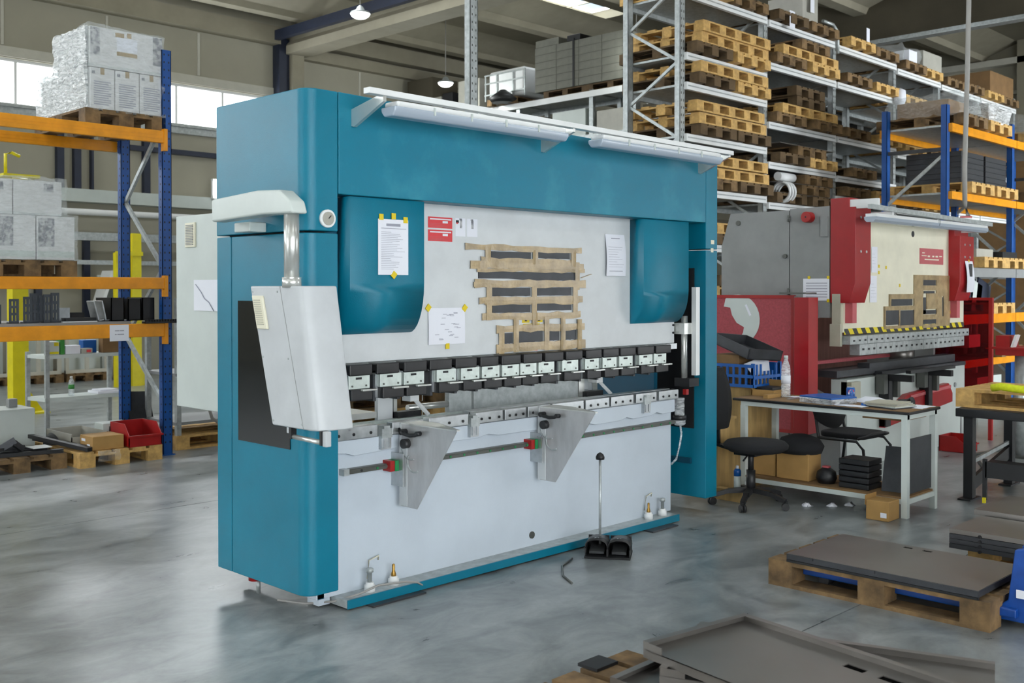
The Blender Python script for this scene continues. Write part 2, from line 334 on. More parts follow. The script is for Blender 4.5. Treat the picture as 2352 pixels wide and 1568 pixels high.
# end wall, left and front walls; their big doors are unseen, added for light
wr = structure('wall_right', MB().box(XR, XR+.25, YF, YB, 0, ZC), 'wall')
wl = structure('wall_left', MB().box(XL-.25, XL, YF, -2.6, 0, ZC).box(XL-.25, XL, 6.6, YB, 0, ZC).box(XL-.25, XL, -2.6, 6.6, 5.3, ZC), 'wall')
structure('wall_front', MB().box(XL, -11.2, YF-.25, YF, 0, ZC).box(1.2, 11.9, YF-.25, YF, 0, ZC).box(20.1, XR, YF-.25, YF, 0, ZC).box(-11.2, 1.2, YF-.25, YF, 5.3, ZC).box(11.9, 20.1, YF-.25, YF, 5.0, ZC), 'wall')
d2 = structure('added_door_2', MB().box(-11.2, -11.1, YF-.2, YF-.05, 0, 5.3).box(1.1, 1.2, YF-.2, YF-.05, 0, 5.3).box(-11.2, 1.2, YF-.2, YF-.05, 5.2, 5.3), 'galv')  # unseen door, added to carry the front fill lamp
d3 = structure('added_door_3', MB().box(11.9, 12, YF-.2, YF-.05, 0, 5.0).box(20, 20.1, YF-.2, YF-.05, 0, 5.0).box(12, 20, YF-.2, YF-.05, 4.9, 5.0), 'galv')  # unseen door, added for the lamp that brightens the racks
for i in range(6): build('added_door_section', MB().box(12, 20, YF-.16, YF-.1, i*.81+.01, i*.81+.80), 'pane', d3)
for i in range(6): build('added_door_section', MB().box(-11.1, 1.1, YF-.16, YF-.1, i*.87+.01, i*.87+.86), 'pane', d2)
dr = structure('added_door_1', MB().box(XL-.2, XL-.05, -2.6, -2.5, 0, 5.3).box(XL-.2, XL-.05, 6.5, 6.6, 0, 5.3).box(XL-.2, XL-.05, -2.6, 6.6, 5.2, 5.3), 'galv')  # unseen door, added to go with the left fill lamp
for i in range(6): build('added_door_section', MB().box(XL-.16, XL-.1, -2.5, 6.5, i*.87+.01, i*.87+.86), 'pane', dr)
# roof: slab with openings, folded ribs along x, main beams along y
rl = {}
for (x, y) in ROOF_LIGHTS: rl.setdefault(y, []).append(x)
rm = MB(); yy = sorted(rl); edge = YF
for y in yy:
    rm.box(XL, XR, edge, y-.5, ZC, ZC+.2); xe = XL
    for x in sorted(rl[y]): rm.box(xe, x-1.3, y-.5, y+.5, ZC, ZC+.2); xe = x+1.3
    rm.box(xe, XR, y-.5, y+.5, ZC, ZC+.2); edge = y+.5
rm.box(XL, XR, edge, YB, ZC, ZC+.2)
cl = structure('ceiling', rm, 'roofc')
for (x, y) in ROOF_LIGHTS:
    g = build('roof_light', MB().box(x-1.3, x+1.3, y-.5, y+.5, ZC+.26, ZC+.27), 'lens', cl)
    build('glazing_bar', MB().box(x-.46, x-.42, y-.5, y+.5, ZC+.14, ZC+.2).box(x+.42, x+.46, y-.5, y+.5, ZC+.14, ZC+.2), 'concrete', g)
for i in range(9):
    y = 14.55-2.9*i
    build('roof_rib', MB().prism([(y-.14, 7.33), (y+.14, 7.33), (y+.2, 7.45), (y+.95, 7.7), (y-.95, 7.7), (y-.2, 7.45)], 'x', XL, XR), 'concrete', cl)
for k, (x, z0) in enumerate(((9.95, 6.76), (-.6, 6.9))):
    build('roof_beam', MB().prism([(x-.26, z0), (x+.26, z0), (x+.26, z0+.18), (x+.14, z0+.30), (x+.14, 7.36), (x-.14, 7.36), (x-.14, z0+.30), (x-.26, z0+.18)], 'y', YF, YB), 'concrete', cl)
structure('trim_9', MB().box(9.52, 9.70, YB-.26, YB, 0, 7.1).box(9.72, 9.80, YB-.22, YB, 0, 7.1), 'navy')
structure('trim_10', MB().bar((9.45, 15.4, 7.12), (9.45, -4, 7.05), .12, .2), 'navy')
structure('trim_11', MB().box(9.80, 10.1, YB-.35, YB, 0, 6.76), 'concrete')
# dark hanging partition and the cable ladder along its lower edge, far right
pt = structure('wall_hanging', MB().box(17.5, 17.7, -6, 9.6, 6.75, ZC), 'roofdark')
structure('trim_12', MB().box(17.38, 17.46, -6, 8, 6.62, 6.74).box(17.22, 17.38, -6, 8, 6.62, 6.64), 'galv')
structure('trim_13', MB().box(XR-.3, XR, YF, 9, 7.15, 7.3).box(XR-.2, XR, YF, 9, 6.42, 6.5), 'walltrim')
for y in (15.0, 9.3, 4.55, 0):
    build('end_column', MB().box(XR-.3, XR, y-.3, y+.3, 0, ZC), 'concrete', wr)
# ================================================================ CEILING LAMPS
def high_bay(loc, label):
    t = thing('high_bay_lamp', label, 'lamp', loc, 'round high-bay lamps')
    x, y, z = loc
    build('housing', MB().lathe([(.17, .0), (.16, .03), (.08, .06), (.05, .12), (.02, .14)], loc, 24), 'galv', t)
    build('diffuser', MB().lathe([(.03, -.085), (.09, -.07), (.14, -.04), (.165, .0)], loc, 24), 'lampemit', t)
    build('hanging_wire', MB().cyl((x, y, z+.13), (x, y, ZC-.01), .008, n=6), 'cable', t)
    l = bpy.data.lights.new('bay_light', 'POINT'); l.energy = 60; l.shadow_soft_size = .15; l.color = (.95, 1, .97)
    lo = link(bpy.data.objects.new('bay_light', l)); lo.parent = t; lo.location = (0, 0, -.2)
high_bay((7.62, 9.86, 6.26), 'round high-bay lamp glowing above the teal press, nearest and largest')
high_bay((11.9, 12.5, 6.06), 'round high-bay lamp low over the white press light bar, left of first steel post')
high_bay((12.79, 8.04, 6.34), 'small round high-bay lamp half hidden beside the perforated rack post')

# ================================================================ TEAL PRESS BRAKE
PB = thing('press_brake', 'big teal and white press brake in the middle of the hall', 'press brake', (0, 0, 0))
L, H, HR = 3.26, 2.645, 2.588
# left column: sharp upper housing, lower door panels, rounded front corner
def colpoly(x0, x1, y0, y1, r, n=7):
    p = [(x1, y1), (x0, y1)]
    for i in range(n+1): t = PI + (PI/2)*i/n; p.append((x0+r+r*math.cos(t), y0+r+r*math.sin(t)))
    p.append((x1, y0)); return p
lc = build('left_column', MB().prism(colpoly(-.2, -.004, 0, .855, .075), 'z', 1.938, H), 'teal', PB, .006)
build('lower_column_panel', MB().prism(colpoly(-.2, -.004, 0, .697, .075), 'z', .115, 1.928), 'teal', PB, .006)
build('rear_column_panel', MB().box(-.2, -.004, .703, .85, .115, 1.928), 'teal', PB, .005)
build('side_window', MB().box(-.205, -.19, .135, .625, .84, 1.585), 'smoke', PB, label='dark smoked window in the column side')
build('column_frame', MB().box(-.15, -.03, .08, .8, .12, 1.95), 'black', PB)
gb = build('pressure_gauge', MB().cyl((-.075, -.016, 2.0), (-.075, .004, 2.0), .045, n=24), 'whiteplain', PB)
build('gauge_dial', MB().cyl((-.075, -.019, 2.0), (-.075, -.015, 2.0), .034, n=24), 'grass', gb); build('gauge_needle', MB().bar((-.075, -.0195, 2.0), (-.06, -.0195, 2.015), .005, .002, (0, 1, 0)), 'black', gb)
rc = build('right_column', MB().box(L+.004, 3.41, 0, .86, .115, 1.928).box(L+.004, 3.41, 0, .86, 1.938, HR), 'teal', PB, .005)
build('column_shade_panel', MB().box(L-.006, L+.004, .10, .80, .62, 1.80), 'black', PB)  # black panel added to darken the shaded inner side of the column
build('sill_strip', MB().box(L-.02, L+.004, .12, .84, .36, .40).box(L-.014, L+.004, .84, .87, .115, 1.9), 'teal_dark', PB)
for z, a in ((1.99, .04), (1.93, .03)):
    build('warning_sticker', MB().box(3.325, 3.325+a, -.003, .001, z-.015, z+.015), 'cream', rc)
# top beam (its upper edge drops slightly to the right)
build('top_beam', MB().prism([(0, 2.128), (L, 2.128), (L, HR), (0, H)], 'y', 0, .30), 'tealworn', PB, .005)
build('roof_cover', MB().prism([(0, 2.5), (L, 2.46), (L, HR-.004), (0, H-.004)], 'y', .30, .85), 'teal', PB)
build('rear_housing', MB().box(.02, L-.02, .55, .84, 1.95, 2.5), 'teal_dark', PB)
# ram and cylinder covers
build('ram', MB().box(-.06, 3.07, .14, .24, 1.255, 2.5), 'ramwhite', PB, .004)
build('ram_edge_bar', MB().box(-.06, 3.06, .11, .24, 1.215, 1.254), 'steel', PB)
def cover(name, x0, x1, zt, zb, zbend, yf=.02, yb=.15):
    prof = [(yb, zt), (yf, zt), (yf, zbend)]
    for i in range(1, 9):
        t = i/8*PI/2; prof.append((yf+(yb-yf)*(1-math.cos(t)), zbend-(zbend-zb)*math.sin(t)))
    o = build(name, MB().prism(prof, 'x', x0, x1), 'teal', PB)
    for p in o.data.polygons: p.use_smooth = abs(p.normal.x) < .5
    m = o.modifiers.new('wn', 'WEIGHTED_NORMAL')
cover('cylinder_cover', .085, .585, 2.124, 1.405, 1.68)
cover('cylinder_cover', 2.55, 3.075, 2.124, 1.405, 1.64)
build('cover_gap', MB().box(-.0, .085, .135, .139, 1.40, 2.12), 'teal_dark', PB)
for z in (1.391, 1.343, 1.295): build('bolt', MB().cyl((.106, .13, z), (.106, .141, z), .009, n=10), 'black', PB)
for z in (1.385, 1.33): build('bolt', MB().cyl((3.05, .13, z), (3.05, .141, z), .008, n=10), 'black', PB)
# upper tool clamps
cx = [(.093,.242),(.271,.425),(.458,.62),(.642,.807),(.834,1.0),(1.028,1.177),(1.203,1.366),(1.391,1.554),(1.582,1.751),(1.776,1.935),(1.97,2.127),(2.145,2.304),(2.322,2.487),(2.511,2.692),(2.715,2.89)]
px = [(.093,.231),(.3,.446),(.464,.607),(.699,.844),(.884,1.028),(1.049,1.192),(1.214,1.358),(1.369,1.511),(1.531,1.674),(1.747,1.901),(1.97,2.105),(2.145,2.29),(2.318,2.463),(2.535,2.682),(2.702,2.844)]
for i in range(15):
    a, b = cx[i]; c, d = px[i]
    cl_ = build('tool_clamp', MB().box(a, b, .05, .2, 1.195, 1.215).box(c-.01, d+.004, .075, .17, 1.07, 1.21), 'steel', PB)
    build('clamp_cap', MB().box(a, b, .035, .13, 1.195, 1.255).box(a-.03, a, .08, .13, 1.205, 1.245), 'dark', cl_, .008)
    build('clamp_plate', MB().box(c, d, .045, .075, 1.126, 1.198), 'zinc', cl_, .003)
    build('clamp_slot', MB().box(c+.046, c+.082, .041, .046, 1.176, 1.187), 'black', cl_)
    build('screw', MB().cyl((c+.022, .04, 1.142), (c+.022, .046, 1.142), .005, n=8).cyl((d-.026, .04, 1.142), (d-.026, .046, 1.142), .005, n=8), 'rail', cl_)
    build('clamp_jaw', MB().box(c+.006, d+.006, .03, .11, 1.066, 1.126), 'dark', cl_, .006)
    build('clamp_lever', MB().box(c+.065, d+.022, .008, .03, 1.115, 1.125), 'alu', cl_, .003)
    build('punch_holder', MB().box(c-.022, c-.002, .08, .15, 1.05, 1.2), 'sheetdark', cl_)
# bed
build('bed', MB().box(-.06, 3.003, .12, .24, .05, .84), 'white', PB, .004)
build('bed_table', MB().box(-.02, 3.02, .10, .26, .84, .868), 'steel', PB)
ap = [(.104, .858), (3.003, .835), (3.003, .765), (2.78, .768), (2.72, .785), (2.47, .782), (2.41, .765), (2.05, .762), (1.95, .775), (1.9, .782), (1.60, .775), (1.54, .79), (1.22, .788), (1.14, .776), (.70, .775), (.64, .795), (.34, .80), (.28, .812), (.104, .79)]
ap = [(-.02, .858), (-.02, .80)] + [(.104, .79), (.16, .772), (.42, .782), (.50, .798), (.62, .778), (1.05, .775), (1.14, .79), (1.22, .775), (1.56, .775), (1.64, .79), (1.72, .772), (2.05, .768), (2.12, .754), (2.38, .757), (2.45, .774), (2.52, .757), (2.72, .762), (2.79, .778), (2.86, .762), (3.003, .768), (3.003, .855)]
build('apron_plate', MB().prism(ap, 'y', .086, .119), 'white', PB, .003)
segx = [(-.02, .30), (.40, .62), (.66, .96), (1.02, 1.24), (1.26, 1.44), (1.46, 1.66), (1.68, 1.98), (2.00, 2.24), (2.26, 2.50), (2.53, 2.76), (2.79, 3.02)]
for i, (a, b) in enumerate(segx):
    sg = build('die_clamp_segment', MB().box(a, b, .066, .12, .862, .928), 'steel', PB, .004)
    for k in (.2, .5, .85):
        xx = a+(b-a)*k; build('screw', MB().cyl((xx, .061, .888), (xx, .067, .888), .008, n=10), 'black', sg)
for x in (.35, 1.0, 2.64):
    lk = build('die_latch', MB().box(x-.03, x+.04, .055, .115, .85, .90).box(x-.02, x+.02, .05, .11, .90, .915), 'galv', PB)
    build('latch_link', MB().box(x-.022, x-.005, .05, .06, .80, .85).box(x+.012, x+.028, .05, .06, .80, .85).box(x-.03, x+.035, .06, .094, .79, .85), 'steel', lk)
build('die_rail', MB().box(-.02, 3.03, .12, .19, .868, .905), 'galv', PB)
build('lower_die', MB().box(1.02, 3.0, .13, .18, .905, .93), 'steel', PB)
gr = build('guide_rail', MB().box(.095, 3.003, .085, .12, .679, .706).box(.095, 3.003, .078, .12, .686, .699), 'rail', PB, label='dark linear guide rail with green caps')
for i in range(27):
    x = .2+i*.105; build('rail_cap', MB().cyl((x, .074, .692), (x, .08, .692), .007, n=8), 'green' if i else 'black', gr)
build('rail_end', MB().box(.085, .12, .075, .12, .676, .709), 'galv', gr)
for x in (.43, 1.53):
    cg = build('rail_carriage', MB().box(x-.055, x-.025, .055, .12, .665, .722), 'redplastic', PB, label='red and green linear carriage block')
    build('carriage_core', MB().box(x-.025, x+.0, .05, .12, .665, .722), 'green', cg)
    build('carriage_plate', MB().box(x+.002, x+.012, .02, .12, .58, .76), 'steel', cg)
    build('bolt', MB().cyl((x+.012, .045, .712), (x+.035, .045, .712), .01, n=8).cyl((x+.012, .045, .672), (x+.035, .045, .672), .01, n=8), 'black', cg)
# support arms that slide on the rail
def arm(x, gleam):
    a = build('support_arm', MB().prism([(.074, .917), (-.385, .925), (-.385, .915), (-.088, .495), (-.07, .47), (.074, .47)], 'x', x, x+.004), 'brush', PB)
    build('arm_flange', MB().box(x-.003, x+.05, .06, .074, .47, .917).box(x-.003, x, .01, .060, .475, .80), 'ramwhite', a)
    build('arm_top', MB().prism([(x-.004, .058), (x+.13, .058), (x+.13, -.10), (x+.02, -.39), (x-.004, -.39)], 'z', .917, .923), 'alu', a)
    build('arm_knob', MB().cyl((x-.035, .005, .816), (x, .005, .816), .026, n=18), 'dark', a, label='round black clamping knob')
    build('arm_lever', MB().tube([(x-.03, .02, .880), (x-.035, .0, .872), (x-.035, -.05, .866), (x-.035, -.095, .872), (x-.03, -.11, .88)], .011, 8).cyl((x-.04, .02, .878), (x, .02, .878), .016, n=10).cyl((x-.04, -.11, .880), (x-.01, -.11, .880), .013, n=10), 'black', a)
    build('arm_slot', MB().tube([(x-.003, -.05+.055*math.cos(t), .72+.055*math.sin(t)) for t in [i*.35-2.2 for i in range(9)]], .005, 6).tube([(x-.003, -.02+.07*math.cos(t), .79+.06*math.sin(t)) for t in [i*.3-2 for i in range(9)]], .004, 6), 'galv', a)
arm(.455, 1); arm(1.555, 0)
# base plate, levelling bolts, shims
bp = build('base_plate', MB().box(.045, 2.925, -.003, .30, .012, .052), 'galv', PB)
build('base_bar', MB().box(.045, 2.925, -.012, -.003, .010, .055), 'teal', PB)
build('base_foot', MB().box(-.03, .04, .14, .24, .01, .05), 'white', PB)
def level_bolt(x, y, brass):
    b = build('levelling_bolt', MB().lathe([(.03, .052), (.03, .085), (.022, .088), (.022, .10)], (x, y, 0), 14), 'whiteplain', PB)
    if brass: build('bolt_stud', MB().lathe([(.012, .088), (.014, .11), (.008, .13), (.008, .16), (.004, .165)], (x, y, 0), 10), 'brass', b)
    else: build('bolt_stud', MB().lathe([(.012, .088), (.012, .15), (.02, .152), (.02, .172), (.006, .174)], (x, y, 0), 8), 'galv', b)
for x, y, br in ((.235, .055, 0), (.40, .06, 1), (2.66, .06, 1), (2.82, .06, 0)): level_bolt(x, y, br)
for x in (.30, 2.72): build('wire_clip', MB().tube([(x-.035, .115, .10), (x-.035, .10, .2), (x+.03, .10, .215), (x+.035, .11, .19)], .004, 6), 'cream', PB)
build('bed_plug', MB().cyl((1.545, .112, .119), (1.545, .121, .119), .022, n=16), 'rail', PB)
build('shim_plate', MB().box(.17, .53, -.06, .15, .001, .010), 'sheetdark', PB); build('shim_plate', MB().box(2.52, 2.81, -.085, .15, .001, .010), 'sheetdark', PB)
build('adjusting_foot', MB().cyl((-.12, .60, .075), (-.12, .60, .12), .035, n=12), 'redplastic', PB, label='small red adjusting foot under the column'); build('foot_stem', MB().cyl((-.10, .60, 0), (-.10, .60, .08), .012, n=10), 'galv', PB)
# light bar with two tube fittings, on brackets
lbz = lambda x: 2.625-.014*(x/3.2)
build('light_bar', MB().bar((-.015, -.25, lbz(0)-.008), (3.20, -.25, lbz(3.2)-.008), .05, .03), 'whiteplain', PB, .003)
for x in (.08, 1.50, 3.16):
    build('light_bracket', MB().prism([(.0, 2.565), (.0, 2.48), (-.02, 2.475), (-.26, 2.575), (-.26, 2.605), (-.2, 2.605)], 'x', x, x+.02), 'alu', PB)
for a, b in ((.13, 1.43), (1.73, 3.04)):
    z = 2.545; y = -.235
    lf = build('tube_light', MB().box(a+.02, b-.02, y-.055, y+.055, z+.008, z+.04), 'whiteplain', PB, .012)
    prof = [(y-.058, z+.012), (y-.056, z-.012), (y-.035, z-.036), (y+.035, z-.036), (y+.056, z-.012), (y+.058, z+.012)]
    build('tube_cover', MB().prism(prof, 'x', a, b), 'lens', lf, .008)
    build('tube', MB().cyl((a+.05, y, z-.008), (b-.05, y, z-.008), .013, n=10), 'whiteplain', lf)
    for k in range(1, 5):
        x = a+(b-a)*k/5; build('cover_clip', MB().box(x-.006, x+.006, y-.062, y-.056, z-.01, z+.03), 'ltgrey', lf)
# pendant control on its swing arm
build('arm_base', MB().box(-.30, -.2, .35, .50, 1.94, 1.99).box(-.30, -.2, .30, .50, 2.06, 2.115), 'ltgrey', PB, .006)
build('swing_arm', MB().prism([(.52, 2.105), (.10, 2.125), (-.10, 2.115), (-.19, 2.06), (-.215, 2.0), (.05, 2.005), (.52, 1.99)], 'x', -.42, -.33), 'ltgrey', PB, .012)
build('pendant_pole', MB().cyl((-.37, -.135, 1.70), (-.37, -.135, 2.03), .036, n=28), 'alu', PB)
build('pole_collar', MB().cyl((-.37, -.135, 1.655), (-.37, -.135, 1.703), .045, n=28), 'alu', PB)
pb = MB(); 
top = [(-.40, .184), (-.40, -.20), (-.385, -.24), (-.35, -.262), (-.25, -.27), (-.20, -.26), (-.20, .184)]
bot = [(-.40, -.011), (-.40, -.33), (-.385, -.37), (-.35, -.39), (-.25, -.40), (-.20, -.39), (-.20, -.011)]
n = len(top); pb.add([(p[0], p[1], 1.662) for p in top]+[(p[0], p[1], .996) for p in bot], [(i, n+i, n+(i+1) % n, (i+1) % n) for i in range(n)] + [tuple(range(n)), tuple(reversed(range(n, 2*n)))])
pen = build('pendant_box', pb, 'panelwhite', PB, .008)
def onface(y, z): return -.011+.195*(z-.996)/.666 + y      # rear edge of the leaning face at height z
def tilted(y0, y1, z0, z1, xa, xb):
    return MB().add([(xa, onface(y0,z0), z0), (xa, onface(y1,z0), z0), (xa, onface(y1,z1), z1), (xa, onface(y0,z1), z1), (xb, onface(y0,z0), z0), (xb, onface(y1,z0), z0), (xb, onface(y1,z1), z1), (xb, onface(y0,z1), z1)], [(0,3,2,1),(4,5,6,7),(0,1,5,4),(1,2,6,5),(2,3,7,6),(3,0,4,7)])
vg = build('vent_grille', tilted(-.02, -.11, 1.455, 1.615, -.412, -.399), 'cream', PB, .003)
for i in range(12):
    z = 1.475+i*.0105; build('vent_slat', tilted(-.032, -.09, z, z+.005, -.4145, -.411), 'creamtrim', vg)
for (y, z) in ((-.02, 1.635), (-.235, 1.635), (-.02, 1.32), (-.235, 1.32), (-.02, 1.02), (-.26, 1.02)):
    build('screw', MB().cyl((-.404, onface(y, z), z), (-.399, onface(y, z), z), .005, n=8), 'galv', pen)
build('panel_seam', tilted(-.262, -.265, 1.0, 1.66, -.4012, -.399), 'grey', pen)
hd = build('pendant_handle', MB().cyl((-.37, -.15, .95), (-.37, -.38, .945), .012, n=12), 'alu', PB)
build('handle_end', MB().box(-.385, -.355, -.13, -.15, .94, 1.0).box(-.39, -.35, -.385, -.40, .935, 1.0), 'black', hd)
build('handle_mount', MB().box(-.385, -.355, -.40, -.43, .93, 1.0).box(-.385, -.355, -.11, -.13, .965, 1.0), 'panelwhite', hd, .004)
# back gauge and things seen through the gap between ram and bed
build('gauge_beam', MB().box(1.41, 2.42, .5, .60, .885, 1.03).box(1.41, 2.42, .48, .60, 1.03, 1.05), 'galv', PB)
build('gauge_rail', MB().box(-.06, 3.1, .44, .48, .865, .885).box(-.06, 3.1, .34, .42, .85, .865), 'zinc', PB)
build('gauge_support', MB().box(.64, .75, .5, .53, .86, 1.16), 'ramwhite', PB); build('gauge_support', MB().box(1.20, 1.39, .5, .53, .86, 1.16), 'galv', PB)
build('gauge_post', MB().box(.76, .785, .5, .54, .86, 1.2), 'alu', PB); build('gauge_post', MB().box(2.43, 2.49, .5, .54, .86, 1.25), 'alu', PB)
for x in (.82, 2.53):
    fg = build('gauge_finger', MB().box(x, x+.07, .42, .5, .98, 1.06).bar((x+.05, .44, .99), (x+.09, .36, .90), .022, .022), 'whiteplain', PB, .004)
    build('finger_slide', MB().box(x-.06, x+.12, .46, .52, .875, .92), 'black', fg)
build('gauge_guard', MB().tube([(2.52, .62, 1.2), (2.62, .62, 1.12), (2.66, .62, 1.0), (2.68, .62, .90)], .03, 8).box(2.5, 2.66, .60, .62, .92, 1.14), 'ramwhite', PB)
build('gauge_tray', MB().box(-.06, .63, .5, .75, .895, .93), 'alu', PB)
build('gauge_screw', MB().cyl((.88, .52, .93), (1.20, .52, .93), .02, n=10), 'alu', PB)
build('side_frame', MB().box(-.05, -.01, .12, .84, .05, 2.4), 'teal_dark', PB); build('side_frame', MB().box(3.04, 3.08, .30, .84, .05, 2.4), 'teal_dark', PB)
# right end: ram guide, oil filter and hose
build('ram_guide', MB().cyl((3.13, .10, .97), (3.13, .10, 1.45), .018, n=10).cyl((3.17, .11, .97), (3.17, .11, 1.45), .012, n=10).box(3.08, 3.2, .06, .16, 1.32, 1.40), 'alu', PB)
build('scale_cover', MB().box(3.17, 3.215, .02, .06, 1.02, 1.66), 'whiteplain', PB)
build('guide_foot', MB().box(3.10, 3.22, .03, .16, .94, 1.0), 'black', PB); build('guide_stop', MB().box(3.12, 3.15, .07, .1, .88, .92), 'redplastic', PB)
of = build('oil_filter', MB().lathe([(.03, .66), (.045, .67), (.045, .72), (.036, .73), (.036, .86)], (3.08, .10, 0), 16), 'clear', PB)
build('filter_head', MB().lathe([(.05, .70), (.05, .735)], (3.08, .10, 0), 16), 'dark', of)
build('drain_hose', MB().tube([(3.09, .1, .66), (3.09, .09, .6), (3.07, .09, .52), (3.04, .1, .42), (3.02, .13, .38)], .008, 6), 'clear', PB)
# stickers on the ram
def sticker(name, x0, x1, z0, z1, m, y=.1385, y2=.1405): return build(name, MB().box(x0, x1, y, y2, z0, z1), m, PB)
for z0, z1 in ((1.994, 2.057), (1.919, 1.984)):
    st = sticker('red_warning_label', .716, .90, z0, z1, 'redink')
    build('label_line', MB().box(.73, .89, .1375, .1386, z1-.016, z1-.009), 'paper', st); build('label_line', MB().box(.825, .865, .1375, .1386, z1-.034, z1-.021), 'paper', st)
    for k in range(3): build('label_line', MB().box(.73, .86-.02*k, .1377, .1386, z0+.008+k*.008, z0+.0105+k*.008), 'pink', st)
for x0, x1 in ((.925, 1.003), (1.015, 1.10)):
    st = sticker('pictogram_label', x0, x1, 1.953, 2.058, 'paper')
    build('pictogram', MB().box(x0+.034, x0+.052, .1375, .1386, 2.0, 2.048).box(x0+.03, x0+.05, .1375, .1386, 2.046, 2.056), 'printgrey', st)
    if x0 < 1: build('pictogram', MB().box(x0+.003, x0+.026, .1375, .1386, 2.03, 2.045), 'black', st); build('pictogram', MB().box(x0+.006, x0+.02, .1374, .1387, 2.024, 2.032), 'redink', st)
for x in (1.48, 1.60):
    st = sticker('yellow_warning_label', x, x+.065, 1.438, 1.468, 'yellow'); build('pictogram', MB().prism([(x+.02, 1.447), (x+.045, 1.447), (x+.0325, 1.464)], 'y', .1375, .1386), 'black', st)
sticker('yellow_warning_label', 1.49, 1.64, 1.425, 1.432, 'yellow')
sticker('red_strip_label', 1.48, 1.62, 1.262, 1.278, 'redink')
# masking tape and black sheet over the lettering
MS = thing('masked_sign', 'black strips held by brown packing tape over lettering on white press ram', 'masking', (1.55, .14, 1.25))
dk = [(1.192,1.554,1.827,1.873),(1.613,1.917,1.84,1.882),(1.106,2.003,1.71,1.752),(1.214,1.55,1.604,1.655),(1.602,1.935,1.606,1.657),(1.221,1.55,1.503,1.554),(1.602,1.935,1.511,1.559),(1.313,1.392,1.316,1.379),(1.438,1.662,1.318,1.385),(1.706,1.817,1.32,1.382),(1.867,1.982,1.32,1.382)]
for i, (a, b, c, d) in enumerate(dk):
    m_ = MB(); nx = 8
    for k in range(nx+1):
        x = a+(b-a)*k/nx; wob = .012*math.sin(k/nx*PI*1.3+i) if i == 2 else .002*math.sin(k*2+i)
        m_.v += [(x, .1335, c+wob), (x, .1335, d+wob*.4)]
        if k: j = 2*k; m_.f.append((j-2, j, j+1, j-1)); m_.sm.append(False)
    m_.box(a, b, .1340, .1395, c, d); build('black_strip', m_, 'sheetdark', MS)
def tape(x0, x1, z0, z1, j=.006, yy=.131):
    m_ = MB(); k = max(2, int((x1-x0)/.08)+1); h = random.uniform
    for i in range(k+1):
        x = x0+(x1-x0)*i/k; bul = yy - h(0, .004)
        zz0, zz1 = (z0+h(-j, j), z1+h(-j, j)) if x1-x0 > .1 else (z0, z1)
        m_.v += [(x, bul, zz0), (x, bul-.001, (zz0+zz1)/2), (x, bul, zz1), (x, .139, zz0), (x, .139, zz1)]
        if i:
            a = 5*i; b = a-5
            for q in ((0, 1), (1, 2), (2, 4), (3, 0)): m_.f.append((b+q[0], a+q[0], a+q[1], b+q[1])); m_.sm.append(False)
    return build('tape_strip', m_, 'tape', MS)
for t in ((.994,1.2,1.880,1.914),(1.15,2.03,1.878,1.912),(1.12,1.97,1.805,1.834),(1.036,2.05,1.77,1.815),(1.09,2.06,1.752,1.775),(1.07,2.07,1.655,1.702),(1.06,1.3,1.66,1.69),(1.106,2.04,1.562,1.60),(1.15,2.0,1.55,1.575),(1.131,2.02,1.458,1.50),(1.25,2.06,1.382,1.425),(1.25,2.07,1.262,1.318)): tape(*t)
for x, z0, z1 in ((1.155,1.80,1.90),(1.565,1.80,1.89),(1.925,1.79,1.90),(1.965,1.64,1.82),(1.165,1.46,1.68),(1.558,1.46,1.66),(1.945,1.46,1.68),(1.27,1.23,1.42),(1.395,1.26,1.47),(1.67,1.26,1.47),(1.825,1.25,1.47),(1.985,1.25,1.45),(1.56,1.42,1.5)):
    tape(x, x+.045, z0, z1, yy=.1295)
build('tape_strip', MB().bar((2.03, .134, 1.72), (2.13, .134, 1.745), .018, .003), 'tape', MS)
# papers
def note(label, x, z, wd, ht, y, tapes, lines=(), group=None, curl=.0, facing='y', tilt=0, mt='paper'):
    t = thing('paper_note', label, 'paper', (0, 0, 0), group)
    m_ = MB(); nz = 6
    for i in range(nz+1):
        u = i/nz; yy = -.002-curl*math.sin(u*PI)*.5-curl*(1-u)*.6
        m_.v += [(-wd/2, yy, ht*u), (wd/2, yy, ht*u)]
        if i: j = 2*i; m_.f.append((j-2, j-1, j+1, j)); m_.sm.append(True)
    k = len(m_.v); m_.v += [(p[0], p[1]+.0012, p[2]) for p in m_.v]; m_.f += [tuple(reversed([q+k for q in f])) for f in m_.f]; m_.sm += [True]*(len(m_.f)-len(m_.sm))
    build('sheet', m_, mt, t)
    for (lx0, lx1, lz0, lz1) in lines:
        u = (lz0+lz1)/2/ht; yy = -.0034-curl*math.sin(u*PI)*.5-curl*(1-u)*.6
        build('printed_line', MB().box(lx0-wd/2, lx1-wd/2, yy, yy+.001, lz0, lz1), 'ink', t)
    for (tx, tz, s, ang) in tapes:
        mx = Matrix.Translation((tx-wd/2, -.005, tz)) @ Matrix.Rotation(ang, 4, 'Y')
        build('yellow_tape', MB().box(-s*.85, s*.85, -.001, .004, -s, s, mx), 'yellow', t)
    t.location = (x, y, z); t.rotation_euler = (0, tilt, -PI/2 if facing == 'x' else 0)
    return t
hl = random.Random(3)
def lines(wd, ht, n, z0, z1, lo=.4):
    return [(wd*.1, wd*hl.uniform(lo, .9), z0+(z1-z0)*i/n, z0+(z1-z0)*i/n+ht*.006) for i in range(n)]
note('white printed sheet with four yellow tapes on left teal cylinder cover', .365, 1.722, .205, .295, .016, [(.02, .305, .016, 0), (.103, .312, .016, 0), (.185, .295, .016, 0), (.105, 0, .017, .7)],
     lines(.2, .29, 22, .03, .235)+[(.055, .15, .258, .272), (.02, .19, .245, .248)])
